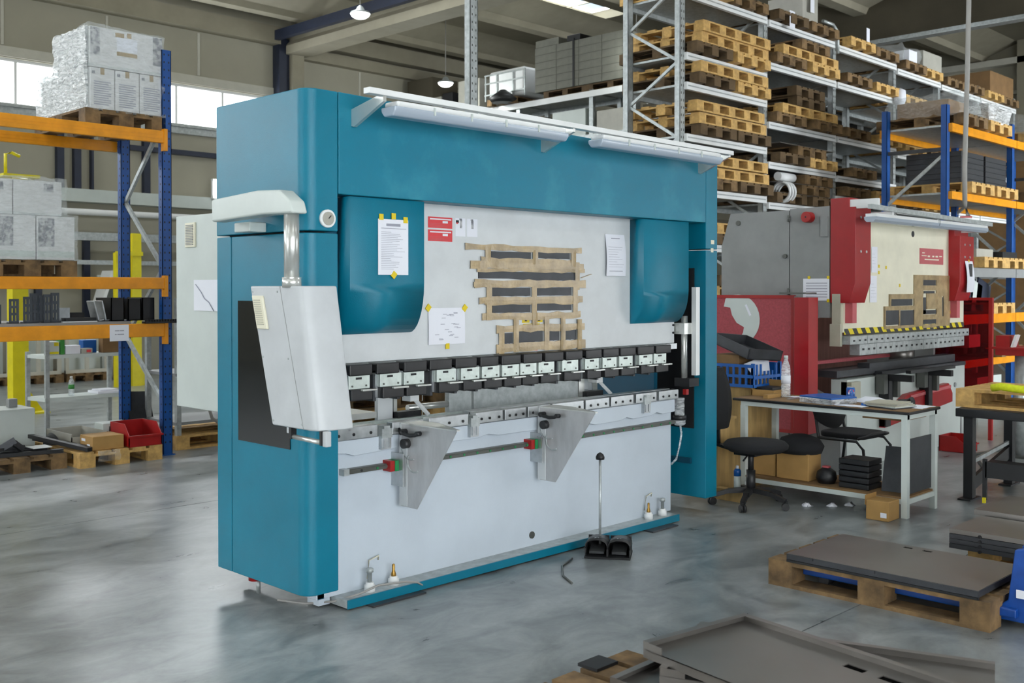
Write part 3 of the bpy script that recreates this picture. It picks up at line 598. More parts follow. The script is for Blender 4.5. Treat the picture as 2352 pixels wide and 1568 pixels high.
note('hand-marked white sheet taped low on the left of the white ram', .853, 1.331, .28, .208, .137, [(.0, .21, .018, .7), (.28, .205, .018, .7), (.145, -.012, .016, 0)], [(.03+hl.random()*.2, .05+hl.random()*.2, .02+hl.random()*.16, 0) for i in range(0)]+[(a, a+.03, b, b+.003) for a, b in [(hl.uniform(.02, .22), hl.uniform(.02, .18)) for _ in range(22)]], curl=.006)
pn = note('white data sheet with small dark picture right of the masked sign', 2.378, 1.735, .205, .28, .137, [], lines(.2, .28, 9, .06, .21, .5)+[(.06, .15, .25, .256), (.03, .17, .03, .034)], curl=.02)
build('printed_picture', MB().box(.05, .085, -.0155, -.0145, .10, .15), 'sheetdark', pn)
# foot pedal with its long rod
FP = thing('foot_pedal', 'black twin foot pedal with a tall rod, on floor before the press', 'pedal', (1.77, -.31, 0))
ux, uy = .555, -.832                                     # along the front of the pedal, seen from the camera
mx = Matrix.Translation((1.77, -.30, 0)) @ Matrix.Rotation(math.atan2(-.225, .152), 4, 'Z')
build('pedal_base', MB().box(-.14, .14, 0, .22, 0, .012, mx), 'black', FP)
for sx in (-.069, .069):
    hd = MB(); k = 10; R = .066
    for i in range(k+1):
        t = PI*i/k; hx = sx - R*math.cos(t); hz = .055+.055*math.sin(t)**.6
        hd.v += [tuple(mx @ Vector((hx, .02, hz))), tuple(mx @ Vector((hx, .21, hz*.9)))]
        if i: j = 2*i; hd.f.append((j-2, j-1, j+1, j)); hd.sm.append(True)
    hd.box(sx-R-.003, sx-R+.003, .02, .21, .01, .057, mx).box(sx+R-.003, sx+R+.003, .02, .21, .01, .057, mx).box(sx-R, sx+R, .205, .21, .01, .1, mx)
    o = build('pedal_hood', hd, 'dark', FP); sd = o.modifiers.new('s', 'SOLIDIFY'); sd.thickness = .005
    build('pedal_plate', MB().prism([(.05, .02), (.19, .02), (.19, .06), (.05, .035)], 'x', sx-.045, sx+.045).xf(mx), 'rubber', FP)
    build('hood_mark', MB().box(sx-.015, sx+.01, .06, .09, .107, .111, mx), 'galv', FP)
build('pedal_rod', MB().cyl((1.86, -.17, .02), (1.86, -.17, .60), .008, n=10), 'galv', FP)
build('rod_socket', MB().cyl((1.86, -.17, .0), (1.86, -.17, .06), .016, n=10), 'dark', FP)
build('rod_knob', MB().lathe([(.026, .585), (.028, .60), (.02, .618), (.006, .628)], (1.86, -.17, 0), 14), 'black', FP)
solo('pedal_cable', MB().tube([(1.62, -.15, .008), (1.45, -.22, .006), (1.30, -.36, .006), (1.22, -.5, .006)], .006, 6), 'rail', 'thin dark cable curving over the floor from foot pedal', 'cable')
solo('floor_cable', MB().tube([(-.12, .38, .012), (-.05, .22, .012), (.04, .10, .03), (.12, .0, .07), (.25, .0, .09), (.40, -.03, .085), (.50, -.02, .06), (.57, .0, .02), (.60, .02, .01)], .006, 8), 'cable', 'grey cable looping over the left end of the teal base', 'cable')
# electrical cabinet on the far left side
EC = thing('electrical_cabinet', 'light grey electrical cabinet standing behind the teal press', 'cabinet', (.45, 1.9, .863))
build('cabinet_body', MB().box(.25, .75, 1.25, 2.17, .865, 2.13), 'ltgrey', EC, .006)
v = build('vent_frame', MB().box(.238, .252, 1.90, 2.03, 1.92, 2.08), 'cream', EC, .003)
for i in range(13): build('vent_slat', MB().box(.233, .239, 1.918, 2.012, 1.935+i*.0105, 1.940+i*.0105), 'grey', v)
build('cabinet_arm', MB().box(.30, .40, .83, 1.25, .95, 1.05), 'ltgrey', EC); build('cabinet_arm', MB().box(.30, .40, .83, 1.25, 1.9, 2.0), 'ltgrey', EC)
pn = note('white sheet with a dark diagonal line stuck on grey cabinet', .247, 1.506, .40, .20, 1.725, [], facing='x')
build('drawn_line', MB().tube([(-.17, -.006, .17), (-.10, -.006, .12), (-.06, -.006, .08), (.0, -.006, .055), (.06, -.006, .0)], .003, 5), 'ink', pn)
pn.location = (.247, 1.725, 1.506)

# ================================================================ PALLETS
def pallet_proto(name, lx, wy, m, nblk):
    t = thing(name, 'wooden pallet', 'pallet', (0, 0, 0)); h = .144
    ysb = [(-wy/2, -wy/2+.145), (-.0725, .0725), (wy/2-.145, wy/2)]
    for a, b in ysb: build('bottom_board', MB().box(-lx/2, lx/2, a, b, 0, .022), m, t)
    for i in range(nblk):
        x = -lx/2+.0725+(lx-.145)*i/(nblk-1)
        for a, b in ysb: build('block', MB().box(x-.0725, x+.0725, a, b, .022, .1), m, t)
        build('stringer_board', MB().box(x-.0725, x+.0725, -wy/2, wy/2, .1, .122), m, t)
    n = 5; wb_ = .13
    for i in range(n):
        y = -wy/2+wb_/2+(wy-wb_)*i/(n-1); build('deck_board', MB().box(-lx/2, lx/2, y-wb_/2, y+wb_/2, .122, .144), m, t)
    return t
PROTO = {}
def pallet(kind, x, y, z, rz, label, group=None, hs=1.0):
    """kind: euro / old / grey / long; x, y is the middle, rz turns the long side"""
    if kind not in PROTO:
        PROTO[kind] = pallet_proto('wooden_pallet', *{'euro': (1.2, .8, 'wood', 3), 'old': (1.2, .8, 'woodold', 3), 'grey': (1.2, .8, 'woodgrey', 3), 'long': (1.55, 1.1, 'wood', 5)}[kind]); t = PROTO[kind]
        t.location = (x, y, z); t.rotation_euler = (0, 0, rz); t.scale = (1, 1, hs); t['label'] = label
        if group: t['group'] = group
        return t
    t = dup(PROTO[kind], (x, y, z), rz, label); t.scale = (1, 1, hs)
    if 'group' in t: del t['group']
    if group: t['group'] = group
    return t
# ================================================================ ORANGE AND BLUE RACK, LEFT
def upright(mb, x, y, z1, w=.1, d=.075, s=1):               # open C post, mouth to the back
    mb.box(x-w/2, x+w/2, y, y+.006, 0, z1).box(x-w/2, x-w/2+.006, y, y+d, 0, z1).box(x+w/2-.006, x+w/2, y, y+d, 0, z1)
    return mb
def holes(mb, x, y, z1, z0=.12):
    z = z0
    while z < z1: mb.box(x-.03, x-.018, y-.002, y, z, z+.018).box(x+.018, x+.03, y-.002, y, z, z+.018); z += .075
    return mb
LR = thing('pallet_rack', 'pallet rack with blue posts and orange beams left of the press', 'rack', (1.82, 5.35, 0))
for x in (1.82, -1.0):
    for k, y in enumerate((5.35, 6.25)):
        p = build('rack_post', upright(MB(), x, y, 4.0), 'blue', LR)
        hm = holes(MB(), x, y, 3.95)
        z = .12
        while z < 3.95: hm.box(x-.052, x-.05, y+.03, y+.042, z, z+.018); z += .075
        h = build('post_holes', hm, 'black', p); h['kind'] = 'stuff'
        build('post_foot', MB().box(x-.07, x+.07, y-.02, y+.1, 0, .008), 'blue', p)
    for z0, z1, f in ((.5, 1.15, 1), (1.15, 1.85, 0), (1.85, 2.55, 1), (2.55, 3.3, 0), (3.3, 3.9, 1)):
        a, b = (5.43, 6.25) if f else (6.25, 5.43)
        build('rack_brace', MB().bar((x, a, z0), (x, b, z1), .03, .04), 'galv', LR)
for zt, zb, y0 in ((3.195, 3.075, 5.30), (1.757, 1.645, 5.30), (1.310, 1.180, 5.30), (3.19, 3.08, 6.33), (1.765, 1.66, 6.33), (1.31, 1.2, 6.33)):
    fb = build('rack_beam', MB().box(-.95, 1.77, y0, y0+.05, zb, zt), 'orange', LR, .006)
    if zb != 1.180:
        build('beam_groove', MB().box(-.95, 1.77, y0-.003, y0, zb+.04, zb+.05).box(-.95, 1.77, y0-.003, y0, zb+.07, zb+.08), 'orange', fb)
    if y0 < 6: build('beam_end_plate', MB().box(1.765, 1.80, y0-.01, y0+.06, zb-.075, zt+.02), 'orange', fb)
build('rack_deck', MB().box(-.95, 1.44, 5.34, 6.32, 1.311, 1.335), 'grey', LR)
note('white paper sign fixed to the lowest orange beam', 1.303, 1.15, .188, .155, 5.296, [], [(.05, .095, .095, .103), (.10, .14, .095, .103), (.05, .068, .06, .068), (.075, .14, .06, .068)])
def wrap(name, x0, x1, y0, y1, z0, z1, label, m='film', amp=.012, dens=.07, peak=None, group=None):
    r = random.Random(int(x0*100+z0*37)); mb = MB()
    nx, ny, nz = (max(2, int((b-a)/dens)) for a, b in ((x0, x1), (y0, y1), (z0, z1)))
    def face(fn, na, nb):
        k = len(mb.v)
        for i in range(na+1):
            for j in range(nb+1): mb.v.append(fn(i/na, j/nb))
        for i in range(na):
            for j in range(nb): a = k+i*(nb+1)+j; mb.f.append((a, a+nb+1, a+nb+2, a+1)); mb.sm.append(True)
    jit = {}
    def P(x, y, z):
        key = (round(x, 3), round(y, 3), round(z, 3))
        if key not in jit:
            d = Vector((r.uniform(-amp, amp), r.uniform(-amp, amp), r.uniform(-amp, amp)*.7))
            if peak and z > z1-.01: d.z += peak[2]*max(0, 1-math.hypot(x-peak[0], y-peak[1])/.35)
            jit[key] = (x+d.x, y+d.y, z+d.z)
        return jit[key]
    li = lambda a, b, t: a+(b-a)*t
    face(lambda u, v: P(li(x0, x1, u), y0, li(z0, z1, v)), nx, nz); face(lambda u, v: P(li(x0, x1, u), y1, li(z0, z1, v)), nx, nz)
    face(lambda u, v: P(x0, li(y0, y1, u), li(z0, z1, v)), ny, nz); face(lambda u, v: P(x1, li(y0, y1, u), li(z0, z1, v)), ny, nz)
    face(lambda u, v: P(li(x0, x1, u), li(y0, y1, v), z1), nx, ny)
    return solo(name, mb, m, label, 'wrap', group, loc=((x0+x1)/2, (y0+y1)/2, z0))
def carton(label, x0, x1, y0, y1, z0, z1, m='carton', prints=(), group=None, bev=.006, name='carton'):
    t = thing(name, label, 'box', ((x0+x1)/2, (y0+y1)/2, z0), group)
    build('carton_body', MB().box(x0, x1, y0, y1, z0, z1), m, t, bev)
    for (a, b, c, d, mm) in prints:                        # fractions of the front face
        build('front_print', MB().box(x0+(x1-x0)*a, x0+(x1-x0)*b, y0-.002, y0+.001, z0+(z1-z0)*c, z0+(z1-z0)*d), mm, t)
    return t
# top load
pallet('old', 1.41, 5.95, 3.198, PI/2, 'wooden pallet under the wrapped cartons on the top orange beam')
yy0 = 5.37
for i in range(3):
    x0 = 1.065+.245*i
    for j in range(3):
        if j == 0:
            carton('white carton in the lower row on top beam, %s in front' % ('left', 'middle', 'right')[i], x0, x0+.238, yy0, yy0+.38, 3.345, 3.73,
                   prints=[(.42, .58, .84, 1, 'tape'), (.08, .2, .84, .92, 'printgrey')]+[(.15, .85-.1*(q % 3 == 0), .10+.055*q, .125+.055*q, 'ink') for q in range(11)])
        else:
            carton('white carton hidden in the wrapped stack on top beam', x0, x0+.238, yy0+.385*j, yy0+.385*j+.38, 3.345, 3.73, group='inner cartons of the top load')
carton('large white printed carton on top of the upper wrapped stack', 1.065, 1.79, yy0, yy0+.75, 3.735, 4.115,
       prints=[(.01, .13, .30, .98, 'printgrey'), (.86, .99, .25, .98, 'printgrey'), (.36, .64, .48, .82, 'paper'), (.36, .64, .36, .46, 'tape'), (.34, .46, .82, .93, 'tape'), (.5, .56, .84, .96, 'tape')])
wrap('stretch_wrap', 1.045, 1.805, 5.352, 6.545, 3.33, 3.76, 'crinkled clear film around the lower cartons on top beam', 'film', .010)
wrap('stretch_wrap', 1.05, 1.80, 5.352, 6.14, 3.74, 4.125, 'crinkled clear film around the topmost big white carton', 'film', .010, peak=(1.05, 5.35, .03))
# heavy folds of film on the side that faces the window
wrap('stretch_wrap', 1.03, 1.05, 5.40, 6.55, 3.34, 3.76, 'bunched silvery film down the left side of the top load', 'filmheavy', .014, .05)
wrap('stretch_wrap', 1.035, 1.055, 5.40, 6.13, 3.76, 4.12, 'bunched silvery film beside the topmost big carton', 'filmheavy', .014, .05)
# second load
pallet('old', .52, 5.93, 1.762, PI/2, 'wooden pallet under wrapped cartons on the middle orange beam')
for i, (x0, x1) in enumerate(((.57, .915), (.2, .562), (-.17, .192))):
    carton(('white carton, right end of the lower row on middle beam', 'white carton in the lower row on middle beam, cut by frame edge', 'white carton beyond the frame on the middle beam')[i], x0, x1, 5.37, 6.5, 1.91, 2.31, prints=[(.04, .46, .3, .95, 'printgrey'), (.02, .98, .06, .2, 'ltgrey')])
for i, (x0, x1) in enumerate(((.38, .81), (-.06, .372))):
    carton(('white carton, upper right of the load on middle beam', 'white carton, upper left of the load on middle beam')[i], x0, x1, 5.40, 6.4, 2.315, 2.63, prints=[(.62, .82, .68, .92, 'printgrey')])
wrap('stretch_wrap', -.2, .935, 5.352, 6.53, 1.9, 2.33, 'clear film around the lower white cartons on middle beam', 'film', .010)
wrap('stretch_wrap', -.1, .84, 5.375, 6.45, 2.30, 2.66, 'clear film around the upper white cartons on middle beam', 'film', .016)
# punched brackets standing on the steel deck
def bracket(x, y, wd, ht, rz, lab, lean=0):
    t = thing('punched_bracket', lab, 'bracket', (0, 0, 0)); m_ = MB()
    for u in (-.5, -.12, .26): build('bracket_strip', MB().box(u*wd, u*wd+wd*.24, 0, .012, 0, ht), 'bracketmetal', t)
    for k in (0, .33, .62, .9): build('bracket_strip', MB().box(-wd/2, wd/2, .001, .011, ht*k, ht*k+ht*.1), 'bracketmetal', t)
    build('bracket_foot', MB().box(-wd/2, wd/2, 0, .06, 0, .01), 'bracketmetal', t)
    t.location = (x, y, 1.336); t.rotation_euler = (lean, 0, rz); return t
bl = ['leftmost dark punched bracket on the steel deck, cut by frame', 'short dark punched bracket, second from left on steel deck', 'dark punched bracket third from left on the steel deck', 'dark punched bracket in the middle of the bracket group', 'tilted dark punched bracket behind the middle of the group', 'tall dark punched bracket, second from right of group', 'tall dark punched bracket at the right end of group']
for i, (x, y, wd, ht) in enumerate(((.27, 5.5, .08, .17), (.40, 5.45, .085, .22), (.52, 5.45, .08, .24), (.60, 5.50, .085, .27), (.66, 5.60, .10, .25), (.70, 5.46, .075, .26), (.765, 5.45, .075, .275))):
    bracket(x, y, wd, ht, random.uniform(-.25, .25), bl[i])
solo('steel_bracket', MB().box(.80, .815, 5.5, 5.55, 1.336, 1.49).box(.815, .92, 5.5, 5.51, 1.336, 1.47).box(.80, .92, 5.5, 5.62, 1.336, 1.345), 'steel', 'bright bent steel bracket right of the dark punched group', 'bracket')
solo('flat_tray', MB().box(.84, 1.13, 5.40, 5.75, 1.336, 1.375).box(.95, 1.1, 5.6, 5.75, 1.375, 1.42), 'black', 'low black tray lying on the grey steel deck', 'tray')
solo('white_strip', MB().box(.80, 1.12, 5.36, 5.40, 1.336, 1.345), 'whiteplain', 'pale flat strip along front edge of steel deck', 'strip')
for i, (x, l) in enumerate(((1.20, -.25), (1.27, -.2), (1.34, -.15), (1.44, -.1))):
    mxx = Matrix.Translation((x, 5.5, 1.336)) @ Matrix.Rotation(l, 4, 'Y')
    solo('angle_plate', MB().box(-.006, .006, 0, .16, 0, .2, mxx).box(-.006, .05, 0, .16, 0, .01, mxx), 'steel' if i != 3 else 'whiteplain', ('leaning bright angle plate, %s of four on the deck' % ('first', 'second', 'third', 'fourth')[i]), 'plate', loc=(x, 5.58, 1.336))
for i, (x0, x1, zt) in enumerate(((1.30, 1.43, 1.56), (1.47, 1.60, 1.55), (1.615, 1.74, 1.56))):
    m_ = MB().box(x0, x1, 5.46, 5.47, 1.336, zt).box(x0, x0+.008, 5.46, 5.8, 1.336, zt).box(x1-.008, x1, 5.46, 5.8, 1.336, zt).box(x0, x1, 5.46, 5.8, 1.336, 1.345).box(x0, x1, 5.79, 5.8, 1.336, zt)
    solo('storage_bin', m_, 'black', 'black open bin on the steel deck, %s of three' % ('left', 'middle', 'right')[i], 'bin')
m_ = MB().box(1.55, 1.89, 5.25, 5.34, 1.312, 1.33)
for k in range(12): m_.box(1.56+k*.028, 1.576+k*.028, 5.252, 5.30, 1.33, 1.35)
solo('toothed_strip', m_, 'black', 'black toothed strip lying over the lowest orange beam end', 'strip')
# floor pallets under the rack and what lies on them
pallet('old', .41, 5.91, 0, PI/2, 'wooden pallet with scrap under the rack, cut by left edge', hs=.95)
pallet('euro', 1.265, 5.76, 0, PI/2, 'wooden pallet with red bin under rack by blue post', hs=1.0)
solo('grey_box', MB().box(.40, .79, 6.0, 6.4, .137, .50), 'ltgrey', 'pale grey metal box on the left scrap pallet', 'box', bevel=.008)
solo('grey_block', MB().box(.62, .70, 6.2, 6.28, .50, .58), 'grey', 'small grey block on top of the pale metal box', 'block', bevel=.005)
for i, (a, b) in enumerate((((.72, 6.1, .24), (.95, 5.15, .17)), ((.78, 6.0, .205), (1.02, 5.22, .165)), ((.05, 5.5, .155), (.80, 5.38, .155)), ((.0, 5.6, .155), (.72, 5.55, .155)), ((.1, 5.7, .17), (.62, 5.62, .17)))):
    solo('steel_bar', MB().bar(a, b, .05, .035), 'black', ('long black steel bar sloping off the left pallet', 'second long black bar beside the sloping one', 'black bar flat along the front of left pallet', 'black bar behind the front one on left pallet', 'short black bar heaped on the left pallet')[i], 'bar')
solo('scrap_heap', MB().bar((.28, 5.55, .19), (.42, 5.5, .28), .05, .06).bar((.4, 5.5, .26), (.5, 5.55, .18), .04, .05).bar((.2, 5.5, .2), (.52, 5.58, .2), .05, .03), 'sheetdark', 'small jagged dark scrap piece on the left pallet', 'scrap')
solo('white_plate', MB().box(.55, .72, 5.42, 5.60, .19, .196), 'whiteplain', 'white plate lying on the dark bars of left pallet', 'plate')
t = carton('open cardboard box on pallet beside the red bin', 1.00, 1.30, 5.2, 5.48, .146, .275, 'card', prints=[])
build('box_label', MB().box(.998, 1.001, 5.26, 5.32, .17, .20), 'paper', t); build('box_label', MB().box(.998, 1.001, 5.36, 5.44, .22, .245), 'paper', t)
def bin_(name, x0, x1, y0, y1, z0, z1, label, m='redplastic', rz=0):
    t = thing(name, label, 'bin', ((x0+x1)/2, (y0+y1)/2, z0)); d = .008; h = z1-z0
    build('bin_floor', MB().box(x0+.02, x1-.02, y0+.02, y1-.02, z0, z0+d), m, t)
    build('bin_back', MB().box(x0, x1, y1-d, y1, z0, z1), m, t)
    for xx in (x0, x1-d): build('bin_side', MB().prism([(y0+.0, z0+d), (y1, z0+d), (y1, z1), (y0+.1, z1), (y0, z0+h*.5)], 'x', xx, xx+d), m, t)
    build('bin_front', MB().box(x0, x1, y0, y0+d, z0, z0+h*.5), m, t)
    build('bin_rim', MB().box(x0-.012, x1+.012, y0-.014, y0+.004, z0+h*.42, z0+h*.5), m, t)
    return t
bin_('stacking_bin', 1.33, 1.66, 5.16, 5.56, .146, .36, 'red open-fronted plastic bin on the floor pallet')
m_ = MB().box(.95, 1.30, 5.55, 6.15, .146, .155).box(.95, .96, 5.55, 6.15, .146, .27).box(1.29, 1.3, 5.55, 6.15, .146, .27).box(.95, 1.3, 6.14, 6.15, .146, .27).box(.95, 1.3, 5.55, 5.56, .146, .24)
solo('grey_tray', m_, 'grass', 'grey open metal tray behind the cardboard box', 'tray')
t = thing('terminal_box', 'pale grey terminal box with a dark window behind the cardboard', 'box', (1.4, 5.75, .146))
build('box_body', MB().box(1.30, 1.58, 5.65, 5.85, .146, .33), 'ltgrey', t, .006); build('box_window', MB().box(1.36, 1.44, 5.645, 5.651, .25, .30), 'rail', t)
m_ = MB(); r_ = random.Random(2)
for i in range(7):
    for j in range(5): m_.v.append((1.02+.035*i+r_.uniform(-.01, .01), 5.14-.02*math.sin(j)+r_.uniform(-.012, .012), .15-.026*j))
for i in range(6):
    for j in range(4): a = i*5+j; m_.f.append((a, a+5, a+6, a+1)); m_.sm.append(True)
solo('plastic_rag', m_, 'film', 'crumpled clear plastic hanging off the floor pallet front', 'plastic')
solo('round_can', MB().cyl((.88, 5.85, .15), (.98, 6.05, .17), .075, n=18), 'rubber', 'grey cylindrical can lying on its side on pallet', 'can')
solo('leaning_sheet', MB().add([(1.83, 6.10, .0), (2.10, 6.12, 0), (2.12, 6.35, .545), (1.85, 6.33, .56), (1.83, 6.106, .0), (2.10, 6.126, 0), (2.12, 6.356, .545), (1.85, 6.336, .56)], [(0,1,2,3),(7,6,5,4),(0,4,5,1),(1,5,6,2),(2,6,7,3),(3,7,4,0)]), 'sheetdark', 'grey steel sheet leaning behind the blue rack post', 'sheet')
# steel cart on a pallet, half hidden behind the press
pallet('euro', 2.62, 5.95, 0, 0, 'pale wooden pallet half hidden behind the teal press column')
CT = thing('steel_cart', 'grey steel frame with a shelf on pallet behind press', 'cart', (2.5, 5.9, .144))
for x in (2.06, 2.9):
    for y in (5.60, 6.25): build('cart_post', MB().box(x-.025, x+.025, y-.025, y+.025, .144, 1.55 if x < 2.5 else 1.0), 'galv', CT)
build('cart_shelf', MB().box(2.03, 2.93, 5.58, 6.28, .25, .28), 'grey', CT); build('cart_shelf', MB().box(2.03, 2.93, 5.58, 6.28, .75, .78), 'grey', CT)
solo('cable_loop', MB().tube([(2.36, 5.55, .62), (2.35, 5.52, .45), (2.40, 5.52, .3), (2.52, 5.54, .22), (2.62, 5.56, .2)], .018, 8), 'cable', 'thick grey cable hanging by the steel cart', 'cable')
# shelf table behind the rack
ST = thing('shelf_table', 'grey two-shelf steel table behind the left rack', 'table', (1.95, 7.78, 0))
for x, y, z in ((1.53, 7.6, 1.12), (1.45, 7.94, .93), (2.44, 7.6, .93), (2.40, 7.94, .93)): build('leg', MB().box(x-.022, x+.022, y-.022, y+.022, 0, z), 'galv', ST)
for z in (.90, .42): build('shelf', MB().add([(1.50, 7.58, z), (2.46, 7.58, z), (2.42, 7.96, z), (1.43, 7.96, z), (1.50, 7.58, z-.04), (2.46, 7.58, z-.04), (2.42, 7.96, z-.04), (1.43, 7.96, z-.04)], [(0,1,2,3),(7,6,5,4),(0,4,5,1),(1,5,6,2),(2,6,7,3),(3,7,4,0)]), 'ltgrey', ST)
def bottle(name, x, y, z, label, r=.033, h=.22, lab='greenlabel', cap='whiteplain', labz=(.35, .58)):
    t = thing(name, label, 'bottle', (x, y, z))
    build('bottle_body', MB().lathe([(r*.9, 0), (r, .01), (r, h*.30), (r*.93, h*.33), (r, h*.36), (r, h*.66), (r*.85, h*.76), (r*.42, h*.9), (r*.42, h*.93)], (x, y, z), 20), 'clear', t)
    build('bottle_label', MB().lathe([(r*1.02, h*labz[0]), (r*1.02, h*labz[1])], (x, y, z), 20), lab, t)
    build('bottle_cap', MB().lathe([(r*.46, h*.92), (r*.46, h), (r*.4, h*1.005)], (x, y, z), 16), cap, t)
    return t
bottle('water_bottle', 1.845, 7.7, .421, 'small plastic bottle with green label on the lower grey shelf')
solo('paper_pile', MB().box(2.12, 2.40, 7.62, 7.9, .421, .45).box(2.16, 2.38, 7.66, 7.88, .45, .465), 'paper', 'pile of white papers on the lower grey shelf', 'paper', bevel=.004)
for i, (x0, x1, zt, m, lab) in enumerate(((1.56, 1.68, 1.05, 'ltgrey', 'grey box with yellow bands on the upper grey shelf'), (1.69, 1.74, 1.08, 'greenlabel', 'narrow green carton on the upper grey shelf'), (1.75, 1.92, 1.0, 'paper', 'heap of white packets on the upper grey shelf'), (1.93, 2.06, .96, 'grass', 'grey small box with red label on upper shelf'), (2.0, 2.16, 1.05, 'blueplastic', 'blue printed box on the upper grey shelf'), (2.18, 2.42, 1.07, 'carddark', 'brown cardboard box on right of upper grey shelf'))):
    y0 = 7.62 if i != 4 else 7.74
    t = carton(lab, x0, x1, y0, y0+.12, .901, zt, m)
    if i == 0: build('yellow_band', MB().box(x0+.01, x1-.01, y0-.003, y0, .91, .935).box(x0+.06, x1-.01, y0-.003, y0, 1.0, 1.04), 'yelpaint', t)
    if i == 3: build('red_band', MB().box(x0+.06, x1-.02, y0-.003, y0, .915, .945), 'redink', t)
# yellow columns of the jib cranes, desk unit, pallets by the back wall
JC = thing('jib_crane', 'thick yellow crane column left, behind the orange rack', 'crane', (2.1, 9.98, 0))
build('column', MB().box(2.0, 2.2, 9.9, 10.1, 0, 3.1), 'yelpaint', JC); build('base_gusset', MB().prism([(2.2, 0), (2.42, 0), (2.2, .35)], 'y', 9.97, 10.03).box(1.8, 2.42, 9.75, 10.25, 0, .02), 'yelpaint', JC)
build('top_plate', MB().box(1.86, 2.32, 9.8, 10.2, 3.1, 3.14), 'yelpaint', JC); build('handle', MB().tube([(1.92, 9.9, 3.12), (1.92, 9.9, 3.40), (2.0, 9.9, 3.42), (2.1, 9.9, 3.38)], .022, 8), 'yelpaint', JC)
JD = thing('jib_crane', 'far yellow crane column seen between the blue rack posts', 'crane', (4.95, 12.7, 0))
build('column', MB().box(4.92, 5.08, 12.6, 12.76, 0, 2.58), 'yelpaint', JD); build('column', MB().box(4.64, 4.76, 12.6, 12.72, 0, 2.25), 'yelpaint', JD)
build('cross_plate', MB().box(4.62, 5.1, 12.58, 12.6, 2.2, 2.27).box(4.64, 5.08, 12.58, 12.6, 1.1, 1.16), 'yelpaint', JD); build('base_gusset', MB().prism([(5.08, 0), (5.3, 0), (5.08, .3)], 'y', 12.65, 12.7), 'yelpaint', JD)
DU = thing('white_machine', 'white framed machine with a dark screen by back wall', 'machine', (5.5, 14.6, 0))
build('machine_frame', MB().prism([(5.18, 1.35), (5.24, 1.35), (5.42, 1.9), (5.9, 1.9), (5.9, 1.98), (5.38, 1.98)], 'y', 14.4, 14.8), 'whiteplain', DU); build('machine_body', MB().box(5.24, 5.9, 14.5, 14.9, 0, 1.4), 'ltgrey', DU); build('machine_screen', MB().box(5.45, 5.88, 14.48, 14.5, 1.42, 1.86), 'grey', DU); build('machine_back', MB().box(5.3, 5.9, 14.8, 14.85, 1.4, 1.9), 'ltgrey', DU)
for i, x in enumerate((4.0, 4.85, 3.15)):
    lab = ('middle', 'right', 'left')[i]
    pallet('old', x, 14.75, 0, PI/2, '%s wooden pallet of the row along the back wall' % lab)
    t = thing('panel_crate', 'pale framed panels standing on the %s back wall pallet' % lab, 'crate', (x, 14.7, .144))
    for k in range(3): build('crate_post', MB().box(x-.38+.36*k, x-.32+.36*k, 14.25, 14.31, .144, .95), 'walltrim', t)
    build('crate_panel', MB().box(x-.35, x+.35, 14.5, 14.54, .144, .9), 'ltgrey', t); build('crate_rail', MB().box(x-.38, x+.38, 14.24, 14.32, .144, .2), 'walltrim', t)
carton('brown carton on the floor by the far yellow column', 5.35, 5.75, 14.1, 14.3, 0, .42, 'card')
for x, z, s in ((7.90, 3.70, .05), (8.10, 3.66, .05)):
    t = thing('wall_lamp', 'bright upright wall lamp by the press top, %s of two' % ('left' if x < 8 else 'right'), 'lamp', (x, 15.1, z-.2))
    build('lamp_body', MB().box(x-.05, x+.05, 15.12, 15.2, z-.2, z+.2), 'whiteplain', t); build('lamp_glass', MB().lathe([(.02, -.18), (.048, -.14), (.048, .14), (.02, .18)], (x, 15.1, z), 12), 'lampemit', t)
FE = thing('fire_extinguisher', 'red fire extinguisher on the far wall behind steel deck', 'extinguisher', (2.96, 14.9, 1.42))
fx, fz = 2.96, 1.42
build('cylinder', MB().lathe([(.07, 0), (.08, .03), (.08, .28), (.05, .36), (.025, .38)], (fx, 15.1, fz), 16), 'redplastic', FE); build('valve', MB().box(fx-.05, fx+.05, 15.08, 15.12, fz+.38, fz+.44), 'black', FE); build('wall_bracket', MB().box(fx-.03, fx+.03, 15.15, 15.5, fz+.1, fz+.15), 'black', FE)

